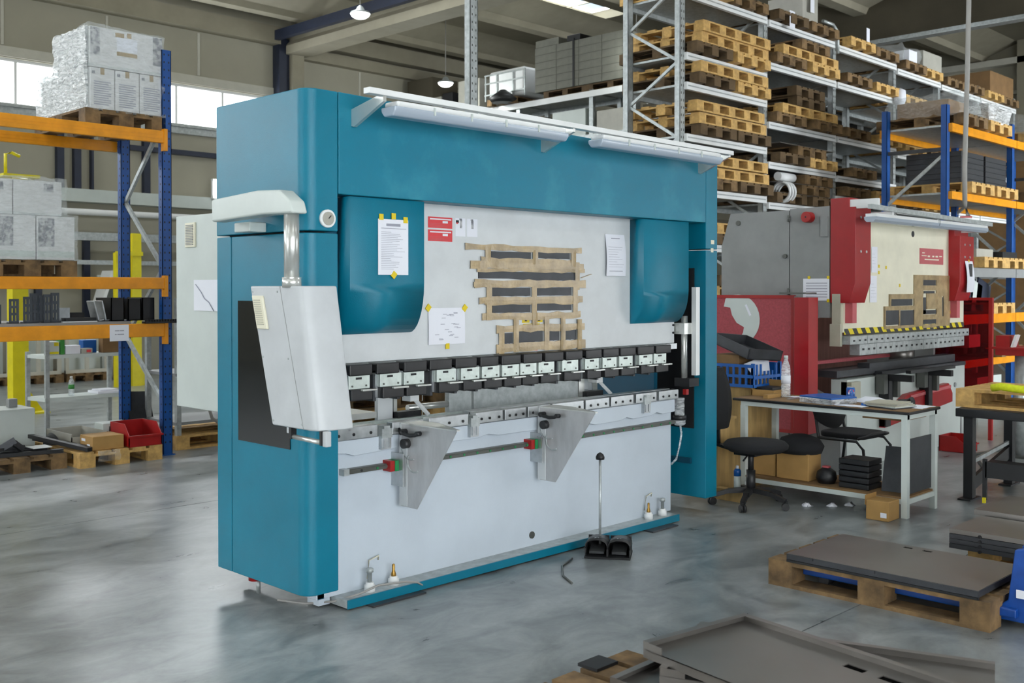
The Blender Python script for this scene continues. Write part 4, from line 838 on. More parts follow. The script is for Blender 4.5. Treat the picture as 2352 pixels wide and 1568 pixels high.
# ================================================================ RIGHT FOREGROUND
# tilted sheet steel trays on a pallet at the bottom edge
pallet('old', -.13, -2.24, 0, PI/2, 'wooden pallet under the steel trays at the bottom edge')
solo('black_offcut', MB().box(-.02, .11, -1.72, -1.62, .146, .158), 'black', 'small black offcut on the bottom edge pallet corner', 'offcut')
def tray(corner, ang, wd, ln, z, lab, h=.032, holes_=True, tilt=0):
    """corner = far corner nearest to +x; the long side runs along -y turned by ang"""
    t = thing('steel_tray', lab, 'tray', (0, 0, 0)); th = .004
    pl = MB(); ft = [.0]
    cut = [(-.10, -.62), (-.10, -.77)] if holes_ else []
    # floor plate built of strips around the two slots
    if cut:
        xs_ = [(-wd, -.125), (-.085, 0)]
        pl.box(-wd, -.125, -ln, 0, 0, th); pl.box(-.085, 0, -ln, 0, 0, th)
        ya = 0
        for (cx_, cy_) in cut: pl.box(-.125, -.085, cy_+.045, ya, 0, th); ya = cy_-.045
        pl.box(-.125, -.085, -ln, ya, 0, th)
    else: pl.box(-wd, 0, -ln, 0, 0, th)
    build('tray_floor', pl, 'sheet', t)
    build('tray_lip', MB().box(-wd, 0, -.003, 0, th, h), 'sheet', t); build('tray_lip', MB().box(-.003, 0, -ln, -.003, th, h), 'sheet', t)
    build('tray_flange', MB().box(-wd, 0, -.03, 0, h, h+.003), 'sheet', t); build('tray_flange', MB().box(-.03, 0, -ln, -.03, h, h+.003), 'sheet', t)
    build('tray_lip', MB().box(-wd, -wd+.003, -ln, -.10, -.03, th), 'sheet', t); build('tray_lip', MB().box(-wd, -wd+.003, -.10, 0, -.03, h), 'sheet', t)
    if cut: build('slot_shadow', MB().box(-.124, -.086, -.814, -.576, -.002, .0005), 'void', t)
    t.location = (*corner, z); t.rotation_euler = (tilt, 0, ang); return t
tray((.665, -1.955), -.155, .585, 1.35, .245, 'topmost grey sheet steel tray with two slots, bottom edge')
tray((.60, -1.78), .34, .60, 1.15, .185, 'second grey steel tray turned under the topmost one', holes_=False)
tray((.42, -1.84), .02, .52, 1.15, .15, 'lowest dark steel tray lying directly on the bottom edge pallet', holes_=False)
# near pallet with steel doors, pallet truck under it
pallet('old', 2.40, -1.875, 0, PI/2+.10*0, 'weathered wooden pallet carrying flat steel doors, lower right')
SD = thing('steel_door_panel', 'flat grey steel door panel with two slots on the near pallet', 'panel', (2.33, -1.9, .19))
xa, xb, ya, yb = 2.0, 2.64, -2.42, -1.39
build('panel_face', MB().box(xa, 2.57, ya, yb, .185, .192).box(2.57, 2.60, ya, -1.95, .185, .192).box(2.57, 2.60, -1.90, -1.84, .185, .192).box(2.57, 2.60, -1.79, yb, .185, .192).box(2.60, xb, ya, yb, .185, .192), 'sheet', SD)
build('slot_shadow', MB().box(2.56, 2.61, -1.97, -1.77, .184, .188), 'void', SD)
build('panel_edge', MB().box(xa-.004, xa, ya, yb, .16, .19), 'sheetdark', SD); build('panel_edge', MB().box(xa, xb, ya-.004, ya, .16, .19), 'sheetdark', SD)
for i, y in enumerate((-1.5, -1.85, -2.2)): build('edge_tab', MB().box(xa-.012, xa, y-.05, y+.05, .178, .19), 'sheetdark', SD)
SD2 = thing('steel_door_panel', 'dark steel door panel lying under the slotted one', 'panel', (2.33, -1.9, .146))
build('panel_face', MB().box(xa+.01, xb, ya+.02, yb-.02, .146, .160), 'sheetdark', SD2); build('panel_edge', MB().box(xa-.006, xa+.01, ya, yb, .146, .158), 'black', SD2)
PJ = thing('pallet_truck', 'blue hand pallet truck under the near pallet, right edge', 'pallet truck', (2.4, -2.6, 0))
for x in (2.205, 2.595):
    f = build('fork', MB().box(x-.08, x+.08, -2.55, -1.38, .055, .098), 'bluejack', PJ, .008)
    build('fork_roller', MB().cyl((x-.04, -1.52, .035), (x+.04, -1.52, .035), .032, n=14), 'dark', f)
build('truck_frame', MB().prism([(-2.46, .03), (-2.46, .1), (-2.50, .13), (-2.53, .38), (-2.60, .40), (-2.75, .40), (-2.75, .03)], 'x', 2.16, 2.20), 'bluejack', PJ, .006)
build('truck_frame', MB().prism([(-2.46, .03), (-2.46, .1), (-2.50, .13), (-2.53, .38), (-2.60, .40), (-2.75, .40), (-2.75, .03)], 'x', 2.60, 2.64), 'bluejack', PJ, .006)
build('cross_box', MB().box(2.20, 2.60, -2.75, -2.55, .09, .40), 'bluejack', PJ, .008); build('pivot_bolt', MB().cyl((2.145, -2.515, .075), (2.16, -2.515, .075), .02, n=14), 'alu', PJ)
build('maker_label', MB().box(2.156, 2.1595, -2.62, -2.54, .15, .19), 'paper', PJ); build('steer_wheel', MB().cyl((2.36, -2.68, .09), (2.44, -2.68, .09), .085, n=20), 'dark', PJ)
# bundles of steel plates further right
pallet('euro', 3.62, -2.5, 0, PI/2, 'yellowish wooden pallet under the bundle of grey steel plates', hs=.93)
for i in range(4):
    t = solo('steel_plate', MB().box(2.98, 3.46, -3.1, -1.885, .136+i*.029, .162+i*.029), 'sheetdark' if i < 3 else 'sheet', ('lowest', 'second', 'third', 'topmost')[i]+' long grey plate of the bundle beyond the near pallet', 'plate', 'bundle of grey plates')
    del t['group']
for i in range(4):
    t = solo('bundle_pin', MB().cyl((2.972, -2.06, .14+i*.029), (2.985, -2.06, .14+i*.029), .01, n=8), 'black', 'black pin in the plate bundle edge, row %s from below' % ('one', 'two', 'three', 'four')[i], 'pin')
solo('steel_plate', MB().box(3.50, 4.1, -3.1, -1.83, .24, .275), 'sheet', 'folded grey plate behind the plate bundle, right edge', 'plate')
solo('plate_support', MB().box(3.54, 4.05, -2.9, -1.95, .135, .24), 'sheet', 'grey plates beneath the folded one at right edge', 'plate')
# ================================================================ WORK TABLE
WT = thing('work_table', 'white framed table with a black edged top and low shelf', 'table', (4.4, -.35, 0))
build('table_top', MB().box(4.13, 4.68, -1.135, .33, .745, .765), 'black', WT, .004)
build('top_surface', MB().box(4.14, 4.67, -1.125, .32, .765, .768), 'carddark', WT)
for x in (4.165, 4.645):
    for y in (-1.095, .24): build('leg', MB().box(x-.022, x+.022, y-.022, y+.022, 0, .71), 'ltgrey', WT)
build('top_rail', MB().box(4.145, 4.185, -1.115, .26, .71, .745), 'ltgrey', WT); build('top_rail', MB().box(4.625, 4.665, -1.115, .26, .71, .745), 'ltgrey', WT)
build('end_rail', MB().box(4.15, 4.66, -1.115, -1.075, .71, .745), 'ltgrey', WT); build('end_rail', MB().box(4.15, 4.66, -1.115, -1.075, .10, .135), 'ltgrey', WT)
build('shelf_rail', MB().box(4.145, 4.185, -1.075, .22, .10, .135), 'ltgrey', WT); build('shelf_rail', MB().box(4.625, 4.665, -1.075, .22, .10, .135), 'ltgrey', WT)
build('table_shelf', MB().box(4.15, 4.66, -1.10, .24, .135, .15), 'carddark', WT)
build('drawer_tray', MB().box(4.2, 4.6, -1.06, -.75, .69, .705), 'carddark', WT)
build('end_panel', MB().box(4.20, 4.62, -1.09, -1.083, .16, .56), 'sheetdark', WT, label='dark sheet closing the end of the table')
T = .769
# things on the table
BX = thing('file_box', 'flat clear file box with a blue top on the table', 'box', (4.33, -.45, T))
mx = Matrix.Translation((4.30, -.42, T)) @ Matrix.Rotation(-.25, 4, 'Z')
build('paper_block', MB().box(-.13, .15, -.15, .17, 0, .04, mx), 'clear', BX); build('box_lid', MB().box(-.13, .15, -.15, .17, .04, .052, mx), 'blueplastic', BX, .003)
BO = bottle('water_bottle', 4.45, .03, T, 'tall clear water bottle with white label on the table', .037, .335, 'paper', 'ltgrey', (.33, .52))
CN = thing('drink_can', 'blue drink can with red and white round emblem on table', 'can', (0, 0, 0))
build('can_body', MB().lathe([(.026, 0), (.033, .01), (.033, .10), (.027, .112)], (0, 0, 0), 24), 'blueplastic', CN); build('can_lid', MB().lathe([(.027, .112), (.026, .115)], (0, 0, 0), 24), 'alu', CN)
def decal(pts, m, name, r=.0337):                         # pts (angle along the can, height)
    k = MB(); k.v = [(r*math.sin(a), -r*math.cos(a), z) for a, z in pts]+[(.03*math.sin(a), -.03*math.cos(a), z) for a, z in pts]; n = len(pts)
    k.f = [tuple(range(n))]; k.sm = [False]; return build(name, k, m, CN)
R0, zc = .8, .070
decal([(R0*math.cos(2*PI*i/24), zc+.027*math.sin(2*PI*i/24)) for i in range(24)], 'paper', 'can_emblem')
decal([(R0*math.cos(t), zc+.027*math.sin(t)) for t in [PI*i/14 for i in range(15)]][1:-1]+[(-.5, zc+.001), (0, zc+.004), (.5, zc+.011)], 'redink', 'can_emblem', .0341)
decal([(R0*math.cos(t), zc+.027*math.sin(t)) for t in [PI+PI*i/14 for i in range(15)]][2:-2]+[(.45, zc-.007), (0, zc-.004), (-.45, zc-.013)], 'blue', 'can_emblem', .0341)
CN.location = (4.50, -.505, T); CN.rotation_euler = (0, 0, -.92)
def crumple(name, lab, x, y, z, wx, wy, h, m, seed, rz=0):
    r = random.Random(seed); mb = MB(); n = 7
    for i in range(n):
        for j in range(n):
            e = min(i, j, n-1-i, n-1-j)/2
            mb.v.append((x+(i/(n-1)-.5)*wx+r.uniform(-.01, .01), y+(j/(n-1)-.5)*wy+r.uniform(-.01, .01), z+.002+min(1, e)*h*r.uniform(.5, 1)))
    for i in range(n-1):
        for j in range(n-1): a = i*n+j; mb.f.append((a, a+n, a+n+1, a+1)); mb.sm.append(True)
    k = len(mb.v); mb.v += [(p[0], p[1], max(z, p[2]-.004)) for p in mb.v]; mb.f += [tuple(reversed([q+k for q in f])) for f in mb.f]; mb.sm += [True]*(len(mb.f)-len(mb.sm))
    return solo(name, mb, m, lab, 'paper')
crumple('plastic_bag', 'white crumpled bag behind the blue file box', 4.55, -.25, T, .2, .3, .04, 'paper', 1)
crumple('paper_heap', 'heap of crumpled white paper right of the drink can', 4.58, -.66, T, .2, .3, .045, 'paper', 2)
crumple('paper_sheet', 'white sheets lying flat before the drink can', 4.22, -.66, T, .12, .22, .006, 'paper', 3)
crumple('paper_sheet', 'loose white sheets on the front right corner of the table', 4.5, -1.03, T, .25, .18, .01, 'paper', 4)
crumple('paper_sheet', 'small white sheet beside the water bottle', 4.5, -.05, T, .1, .14, .006, 'paper', 5)
NB = thing('paper_stack', 'thick stack of worn folders with a blue corner on table', 'folders', (4.36, -.93, T))
for i in range(5): build('folder', MB().box(-.13+.01*(i % 2), .14-.006*i, -.15+.008*i, .13, i*.008, i*.008+.007, Matrix.Translation((4.36, -.88, T)) @ Matrix.Rotation(-.3+.08*i, 4, 'Z')), ('sheetdark', 'ltgrey', 'creamtrim', 'grass', 'creamtrim')[i], NB)
build('blue_corner', MB().box(-.14, -.10, .10, .14, 0, .02, Matrix.Translation((4.36, -.88, T)) @ Matrix.Rotation(-.3, 4, 'Z')), 'blueplastic', NB)
solo('black_glove', MB().tube([(4.58, -.93, T+.03), (4.55, -.97, T+.05), (4.52, -.99, T+.04), (4.50, -1.0, T+.012)], .018, 8).tube([(4.53, -.97, T+.045), (4.47, -.90, T+.04)], .009, 6), 'black', 'black crumpled glove on the table papers', 'glove')
solo('ruler', MB().box(4.30, 4.60, -.10, -.06, T, T+.004), 'steel', 'narrow grey strip lying on the table by the bottle', 'strip')
OT = thing('wooden_tray', 'open wooden tray with dark contents at the table left', 'tray', (4.5, .22, T))
build('tray_side', MB().box(4.38, 4.62, .10, .115, T, T+.05), 'card', OT); build('tray_side', MB().box(4.38, 4.395, .115, .31, T, T+.05), 'card', OT); build('tray_side', MB().box(4.605, 4.62, .115, .31, T, T+.12), 'card', OT); build('tray_back', MB().box(4.38, 4.62, .30, .315, T, T+.16), 'card', OT)
build('tray_contents', MB().box(4.41, 4.59, .13, .28, T, T+.07), 'black', OT)
solo('wooden_block', MB().box(4.22, 4.42, .06, .10, T, T+.03), 'card', 'pale wooden strip lying before the open wooden tray', 'block')
solo('cardboard_stack', MB().box(4.42, 4.75, .33, .62, .0, T+.06), 'ply', 'plywood box standing behind the table, left end', 'box')
# crate of papers on the plywood box
CR = thing('plastic_crate', 'blue slotted plastic crate stacked behind the office chair', 'crate', (4.58, .50, .83)); zc0, zc1 = .83, 1.02
ca, cb, cc, cd_ = 4.36, 4.80, .28, .76
build('crate_floor', MB().box(ca, cb, cc, cd_, zc0, zc0+.01), 'blueplastic', CR)
for k in range(9): build('crate_bar', MB().box(ca, ca+.012, cc+.06*k-.0, cc+.06*k+.018 if k < 8 else cd_, zc0, zc1), 'blueplastic', CR)
for k in range(8): build('crate_bar', MB().box(ca+.06*k, ca+.06*k+.018, cc, cc+.012, zc0, zc1-.06*(2 < k < 6)), 'blueplastic', CR)
for z in (zc0, zc0+.08, zc1-.025): build('crate_rail', MB().box(ca-.006, ca+.014, cc, cd_, z, z+.025), 'blueplastic', CR)
for z in (zc0, zc0+.07): build('crate_rail', MB().box(ca, cb, cc-.006, cc+.014, z, z+.025), 'blueplastic', CR)
for x in (ca, cb-.02): build('crate_post', MB().box(x, x+.02, cc-.008, cc+.02, zc0, zc1+.01), 'blueplastic', CR)
build('crate_wall', MB().box(cb-.01, cb, cc, cd_, zc0, zc1).box(ca, cb, cd_-.01, cd_, zc0, zc1), 'blueplastic', CR)
solo('paper_fan', MB().add([(4.45, .31, .9), (4.70, .32, .9), (4.73, .36, 1.09), (4.42, .40, 1.02), (4.45, .316, .9), (4.70, .326, .9), (4.73, .366, 1.09), (4.42, .406, 1.02)], [(0,1,2,3),(7,6,5,4),(0,4,5,1),(1,5,6,2),(2,6,7,3),(3,7,4,0)]), 'paper', 'white paper sheet sticking out of the blue crate', 'paper')
solo('brown_box', MB().box(4.42, 4.72, .45, .72, .845, 1.09), 'carddark', 'brown box standing inside the blue crate', 'box')
m_ = MB().box(-.2, .2, -.22, .22, 0, .01).box(-.2, -.19, -.22, .22, 0, .09).box(.19, .2, -.22, .22, 0, .09).box(-.2, .2, -.22, -.21, 0, .09).box(-.2, .2, .21, .22, 0, .09)
o = solo('black_tray', m_, 'sheetdark', 'dark plastic tray tilted on top of the blue crate', 'tray', loc=(0, 0, 0)); o.location = (4.6, .50, 1.11); o.rotation_euler = (.28, .08, -.2)
solo('grey_box', MB().box(4.45, 4.7, .74, .76, 1.0, 1.08), 'ltgrey', 'grey strip under the dark tray in crate', 'box')
# under the table
bx = carton('cardboard box with white label on floor before the table', 3.95, 4.125, -1.07, -.90, 0, .14, 'card')
build('address_label', MB().box(3.948, 3.951, -1.055, -1.01, .025, .06), 'paper', bx)
build('box_flap', MB().box(3.95, 4.125, -.897, -.893, .10, .17), 'card', bx)
carton('cardboard box under the table with black cloth over it', 4.22, 4.42, -.30, -.02, .151, .36, 'card')
carton('cardboard box under the table behind the chair seat', 4.24, 4.60, .0, .22, .151, .34, 'card')
solo('black_cloth', MB().lathe([(.17, 0), (.19, .05), (.15, .11), (.06, .14), (.01, .145)], (4.34, -.16, .355), 14), 'fabric', 'black cloth bundle on the box under the table', 'cloth')
for i in range(5):
    solo('flat_bin', MB().box(4.20, 4.42, -.80, -.56, .151+i*.045, .191+i*.045), 'black', 'black flat bin in stack under table, %s from below' % ('first', 'second', 'third', 'fourth', 'fifth')[i], 'bin', bevel=.006)
solo('black_bag', MB().lathe([(.06, 0), (.08, .04), (.07, .09), (.03, .12)], (4.28, -.42, .151), 12), 'black', 'small black bag under the table beside the black bins', 'bag')
solo('pink_box', MB().box(4.25, 4.29, -.45, -.40, .272, .285), 'pink', 'tiny pink box on the black bag under table', 'box')
solo('leaning_plate', MB().add([(4.28, -.86, .151), (4.30, -1.04, .151), (4.42, -1.02, .47), (4.40, -.84, .47), (4.285, -.86, .151), (4.305, -1.04, .151), (4.425, -1.02, .47), (4.405, -.84, .47)], [(3,2,1,0),(4,5,6,7),(0,1,5,4),(1,2,6,5),(2,3,7,6),(3,0,4,7)]), 'sheetdark', 'dark grey panel leaning under the right end of table', 'panel')
for i, (x, y) in enumerate(((4.18, -.52), (4.30, -.60), (4.05, -.38))): crumple('paper_scrap', ('white crumpled scrap on floor under the table', 'second paper scrap on the floor below the table shelf', 'tiny paper scrap on floor near the chair wheel')[i], x, y, 0, .06, .06, .03, 'paper', 20+i)
# wooden side board and spray can beside the chair
PK = thing('plywood_box', 'tall plywood crate behind the office chair', 'crate', (3.98, .46, 0))
build('crate_side', MB().box(3.88, 3.90, .30, .62, 0, .60), 'ply', PK); build('crate_side', MB().box(3.9, 4.12, .30, .32, 0, .60), 'ply', PK); build('crate_lid', MB().box(3.87, 4.13, .29, .63, .60, .62), 'ply', PK)
SC = thing('spray_can', 'white and blue spray can standing by the plywood crate', 'can', (3.83, .09, .09))
build('can_body', MB().lathe([(.026, 0), (.028, .01), (.028, .15)], (3.83, .09, .09), 16), 'ltgrey', SC); build('can_band', MB().lathe([(.0285, .11), (.0285, .15), (.018, .165)], (3.83, .09, .09), 16), 'blueplastic', SC); build('can_nozzle', MB().lathe([(.012, .165), (.012, .185), (.006, .19)], (3.83, .09, .09), 12), 'paper', SC)
solo('wood_plinth', MB().box(3.80, 3.875, .03, .28, 0, .089), 'ply', 'low wooden plinth under the spray can', 'block')
# office chair
OC = thing('office_chair', 'black office swivel chair on castors beside right teal column', 'chair', (3.78, -.06, 0))
cx_, cy_ = 3.78, -.06
build('seat', MB().lathe([(.10, .41), (.20, .415), (.24, .44), (.245, .465), (.22, .49), (.12, .50)], (cx_+.02, cy_-.03, 0), 22), 'fabric', OC)
bk = MB(); k = 9
for i in range(k+1):
    z = .56+.47*i/k; hw = .215*math.sin(PI*(.16+.72*i/k))**.6
    for (u, v) in ((-1, 0), (-.5, .03), (.5, .03), (1, 0), (.5, -.035), (-.5, -.035)): bk.v.append((cx_-.02+hw*u*.95, cy_+.27+v*.8+hw*.0+ .04*(i/k), z))
for i in range(k):
    for j in range(6): a = i*6+j; b = i*6+(j+1) % 6; bk.f.append((a, b, b+6, a+6)); bk.sm.append(True)
bk.f.append((5,4,3,2,1,0)); bk.sm.append(False); e = k*6; bk.f.append((e, e+1, e+2, e+3, e+4, e+5)); bk.sm.append(False)
build('backrest', bk, 'fabric', OC)
build('back_bar', MB().bar((cx_, cy_+.10, .40), (cx_-.01, cy_+.30, .44), .06, .02).bar((cx_-.01, cy_+.30, .43), (cx_-.02, cy_+.30, .66), .06, .02), 'black', OC)
build('gas_lift', MB().cyl((cx_, cy_, .10), (cx_, cy_, .27), .035, n=14).cyl((cx_, cy_, .27), (cx_, cy_, .42), .022, n=12), 'dark', OC)
build('seat_mechanism', MB().box(cx_-.08, cx_+.08, cy_-.08, cy_+.1, .385, .42), 'black', OC); build('height_lever', MB().tube([(cx_-.08, cy_-.02, .39), (cx_-.2, cy_-.06, .37)], .007, 6), 'black', OC)
for i in range(5):
    a = math.radians(200+72*i); ex, ey = cx_+.29*math.cos(a), cy_+.29*math.sin(a)
    l_ = build('leg', MB().bar((cx_+.02*math.cos(a), cy_+.02*math.sin(a), .12), (cx_+.17*math.cos(a), cy_+.17*math.sin(a), .108), .045, .035).bar((cx_+.165*math.cos(a), cy_+.165*math.sin(a), .108), (ex, ey, .068), .035, .03), 'dark', OC)
    nx_, ny_ = -math.sin(a+.6), math.cos(a+.6)
    build('castor', MB().cyl((ex-nx_*.022, ey-ny_*.022, .028), (ex-nx_*.004, ey-ny_*.004, .028), .028, n=14).cyl((ex+nx_*.004, ey+ny_*.004, .028), (ex+nx_*.022, ey+ny_*.022, .028), .028, n=14).box(ex-.012, ex+.012, ey-.012, ey+.012, .035, .07), 'dark', l_)
# visitor chairs behind the table
def visitor_chair(x, y, rz, lab, lo=False):
    t = thing('visitor_chair', lab, 'chair', (0, 0, 0))
    sp = rnd_rect(-.21, .21, -.20, .20, .08)
    build('seat', MB().prism(sp, 'z', .43, .475), 'fabric', t, .012)
    bk = MB(); n = 8
    for i in range(n+1):
        u = i/n*2-1
        for (v, z) in ((-.02, .48+.09*abs(u)**2), (-.0, .48+.09*abs(u)**2), (.05, .72), (.03, .72)): bk.v.append((u*.23, .21+v-.04*(1-u*u), z))
    for i in range(n):
        for j in range(4): a = i*4+j; b = i*4+(j+1) % 4; bk.f.append((a, a+4, b+4, b)); bk.sm.append(True)
    bk.f += [(0,1,2,3), (n*4+3, n*4+2, n*4+1, n*4)]; bk.sm += [False, False]
    build('backrest', bk, 'fabric', t)
    for s in (-1, 1):
        build('side_frame', MB().tube([(s*.21, .23, .68), (s*.21, .20, .5), (s*.22, .18, .42), (s*.22, .24, .01)], .012, 8).tube([(s*.22, .18, .42), (s*.22, -.16, .42), (s*.22, -.22, .36), (s*.22, -.26, .01)], .012, 8), 'black', t)
    build('seat_rail', MB().tube([(-.22, -.17, .44), (-.18, -.22, .46), (-.1, -.23, .475), (.1, -.23, .475), (.18, -.22, .46), (.22, -.17, .44)], .011, 8), 'black', t)
    t.location = (x, y, 0); t.rotation_euler = (0, 0, rz); return t
visitor_chair(4.98, -.28, -.05, 'black visitor chair tucked behind the far side of the table')
# black bench with pallet on it
WB = thing('steel_bench', 'black steel work bench with a wooden pallet on it, right edge', 'bench', (5.65, -1.7, 0))
build('bench_top', MB().box(5.14, 6.15, -2.6, -1.06, .645, .71), 'black', WB, .006)
for x in (5.2, 6.06):
    for y in (-1.15, -2.5):
        l_ = build('leg', MB().box(x-.035, x+.035, y-.035, y+.035, .012, .65), 'black', WB); build('foot_plate', MB().box(x-.11, x+.11, y-.05, y+.05, 0, .012), 'black', l_)
build('cross_brace', MB().bar((5.2, -1.15, .10), (6.06, -1.15, .28), .03, .10), 'black', WB); build('cross_brace', MB().bar((5.2, -1.15, .28), (6.06, -1.15, .36), .02, .03), 'galv', WB); build('cross_brace', MB().bar((5.2, -2.5, .1), (6.06, -2.5, .28), .03, .10), 'black', WB)
build('bench_drawer', MB().box(4.98, 5.12, -1.75, -1.35, .22, .34).box(4.98, 5.0, -1.36, -1.33, .05, .36), 'black', WB)
pallet('euro', 5.65, -1.62, .711, PI/2, 'wooden pallet lying on the black steel bench, right edge')
t = solo('hi_vis_glove', MB().tube([(5.17, -1.33, .885), (5.16, -1.40, .90), (5.16, -1.5, .89), (5.18, -1.58, .885)], .03, 10), 'lime', 'bright lime glove lying on the bench pallet', 'glove')
solo('yellow_clip', MB().box(4.95, 4.975, -1.36, -1.34, .03, .07), 'yelpaint', 'tiny yellow clip near the foot of the black bench', 'clip')
bin_('stacking_bin', 7.45, 7.75, -.25, .02, 0, .16, 'red open-fronted plastic bin on the floor behind the bench')

# ================================================================ RED AND CREAM PRESS BRAKE
RP = thing('press_brake', 'red, grey and cream press brake behind the work table', 'press brake', (5.6, .12, 0))
def arcpts(cy, cz, r, a0, a1, n=6): return [(cy+r*math.cos(math.radians(a0+(a1-a0)*i/n)), cz+r*math.sin(math.radians(a0+(a1-a0)*i/n))) for i in range(n+1)]
fp = [(.645, 2.385), (.25, 2.395), (.25, 1.385), (.37, 1.385)] + arcpts(.35, 1.30, .085, 80, 0) + [(.435, .80)] + arcpts(.35, .80, .085, 0, -50, 4) + [(.15, .62), (.13, 0), (.645, 0)]
for x in (5.585, 8.30):
    p = build('side_plate', MB().prism(fp, 'x', x, x+.05), 'grey', RP)
    build('rear_plate', MB().prism([(.655, 2.375), (.655, 0), (1.39, 0), (1.39, 2.06), (1.29, 2.375)], 'x', x, x+.05), 'grey', RP)
    build('plate_bolt', MB().cyl((x-.01, 1.2, 2.28), (x, 1.2, 2.28), .025, n=14).cyl((x-.02, .69, 1.95), (x, .69, 1.95), .02, n=14), 'rail', p)
    for z in (2.3, 1.62): build('hinge', MB().cyl((x-.012, .65, z-.03), (x-.012, .65, z+.03), .012, n=8), 'rail', p)
def redcover(x0, x1, zt, zs):
    o = build('cylinder_cover', MB().prism([(0, zs), (0, 1.70), (.056, 1.52), (.24, 1.52), (.24, zt), (.06, zt), (.06, zs)], 'x', x0, x1), 'red', RP, .004)
    for z in (zs-.09, 1.98):
        for k in (.33, .7): build('cover_screw', MB().cyl((x0+(x1-x0)*k, -.006, z), (x0+(x1-x0)*k, .001, z), .012, n=10), 'galv', o)
    build('cover_pin', MB().box(x0+.05, x0+.13, .05, .14, 1.34, 1.52), 'pink', o)
    return o
redcover(5.585, 5.885, 2.46, 2.375); redcover(7.92, 8.29, 2.28, 2.2)
bt = build('stop_button', MB().cyl((5.50, .44, 2.30), (5.585, .44, 2.30), .05, n=22), 'redplastic', RP, .004); build('button_centre', MB().cyl((5.497, .44, 2.30), (5.501, .44, 2.30), .008, n=8), 'black', bt)
build('side_cover', MB().box(5.57, 5.585, .26, .33, 2.12, 2.30), 'grey', RP)
build('ram', MB().box(5.60, 8.33, .12, .2, 1.255, 2.34), 'cream', RP, .004); build('ram_end', MB().box(5.56, 5.60, .13, .23, 1.13, 1.33).box(5.58, 5.60, .14, .22, 1.33, 1.6), 'creamtrim', RP)
build('ram_hole', MB().cyl((7.04, .115, 2.19), (7.04, .121, 2.19), .03, n=16), 'black', RP)
build('hazard_strip', MB().box(5.62, 8.33, .1165, .121, 1.236, 1.288), 'hazard', RP)
for i in range(8):
    a = 5.62+.339*i; c = build('tool_clamp', MB().box(a, a+.332, .06, .2, 1.145, 1.222), 'galv', RP, .003)
    for k in range(3): build('clamp_slot', MB().box(a+.05+.11*k, a+.085+.11*k, .057, .061, 1.172, 1.188), 'black', c)
for i in range(7):
    a = 5.84+.345*i; c = build('punch_holder', MB().box(a, a+.338, .08, .18, 1.04, 1.142), 'galv', RP, .003)
    for k in range(3): build('clamp_slot', MB().box(a+.05+.11*k, a+.085+.11*k, .077, .081, 1.085, 1.103), 'black', c)
build('bed', MB().box(5.72, 8.42, .14, .30, 0, .82), 'ltgrey', RP, .004); build('bed_block', MB().box(5.72, 5.9, .10, .2, .65, .80), 'creamtrim', RP)
build('bed_table', MB().box(5.64, 8.3, .2, .45, .84, .90).box(6.4, 8.42, .13, .22, .82, .86), 'sheetdark', RP)
build('front_rail', MB().box(5.64, 7.2, .42, .48, .95, .98), 'redm', RP)
build('lower_die', MB().box(6.2, 8.2, .16, .28, .90, .945), 'sheetdark', RP)
for x, s in ((6.35, 1), (7.25, .7)):
    g = build('support_arm', MB().box(x, x+.06, -.18, .14, .78, .84).box(x-.0, x+.09, .04, .14, .55*s, .80), 'black', RP); build('arm_block', MB().box(x+.10, x+.16, .0, .12, .62, .83), 'rail', g); build('arm_block', MB().box(x-.1, x-.02, .04, .12, .66, .84), 'rail', g)
build('tool_post', MB().cyl((7.3, .35, .9), (7.3, .35, 1.05), .12, n=14), 'sheet', RP); build('tool_arm', MB().bar((6.5, -.08, .86), (7.5, -.1, .86), .05, .03), 'black', RP)
build('bed_plug', MB().cyl((8.15, .13, .62), (8.15, .14, .62), .025, n=14), 'galv', RP)
ch = build('red_chute', MB().prism([(6.85, .61), (7.85, .66), (7.95, .55), (7.95, .46), (6.36, .33), (6.36, .42)], 'y', .08, .14), 'red', RP, .004); build('chute_slot', MB().box(6.36, 6.46, .07, .141, .34, .45).box(6.95, 7.02, .07, .081, .40, .46), 'black', ch)
build('chute_fold', MB().bar((6.9, .075, .585), (7.88, .075, .625), .012, .03), 'pink', ch)
build('rear_guard', MB().box(5.7, 8.3, 1.2, 1.25, .5, 1.6), 'brick', RP); build('frame_pillar', MB().box(5.85, 6.05, .8, .9, .8, 1.6), 'roofdark', RP)
pl = build('maker_plate', MB().box(7.2, 7.78, .117, .121, 1.897, 2.056), 'pink', RP)
for i, (a, b, c, d) in enumerate(((.1, .2, .68, .74), (.08, .28, .5, .56), (.33, .42, .46, .56), (.52, .6, .46, .56), (.66, .76, .46, .56), (.82, .93, .5, .56), (.2, .8, .26, .34))): build('plate_print', MB().box(7.2+.58*a, 7.2+.58*b, .1155, .118, 1.897+.159*c, 1.897+.159*d), 'cream', pl)
for (x, z) in ((6.3, 1.86), (6.45, 1.85), (6.3, 1.80), (6.2, 1.88), (6.75, 1.68), (7.98, 1.4)): build('tape_scrap', MB().box(x-.015, x+.015, .117, .121, z-.015, z+.015), 'yellow', RP)
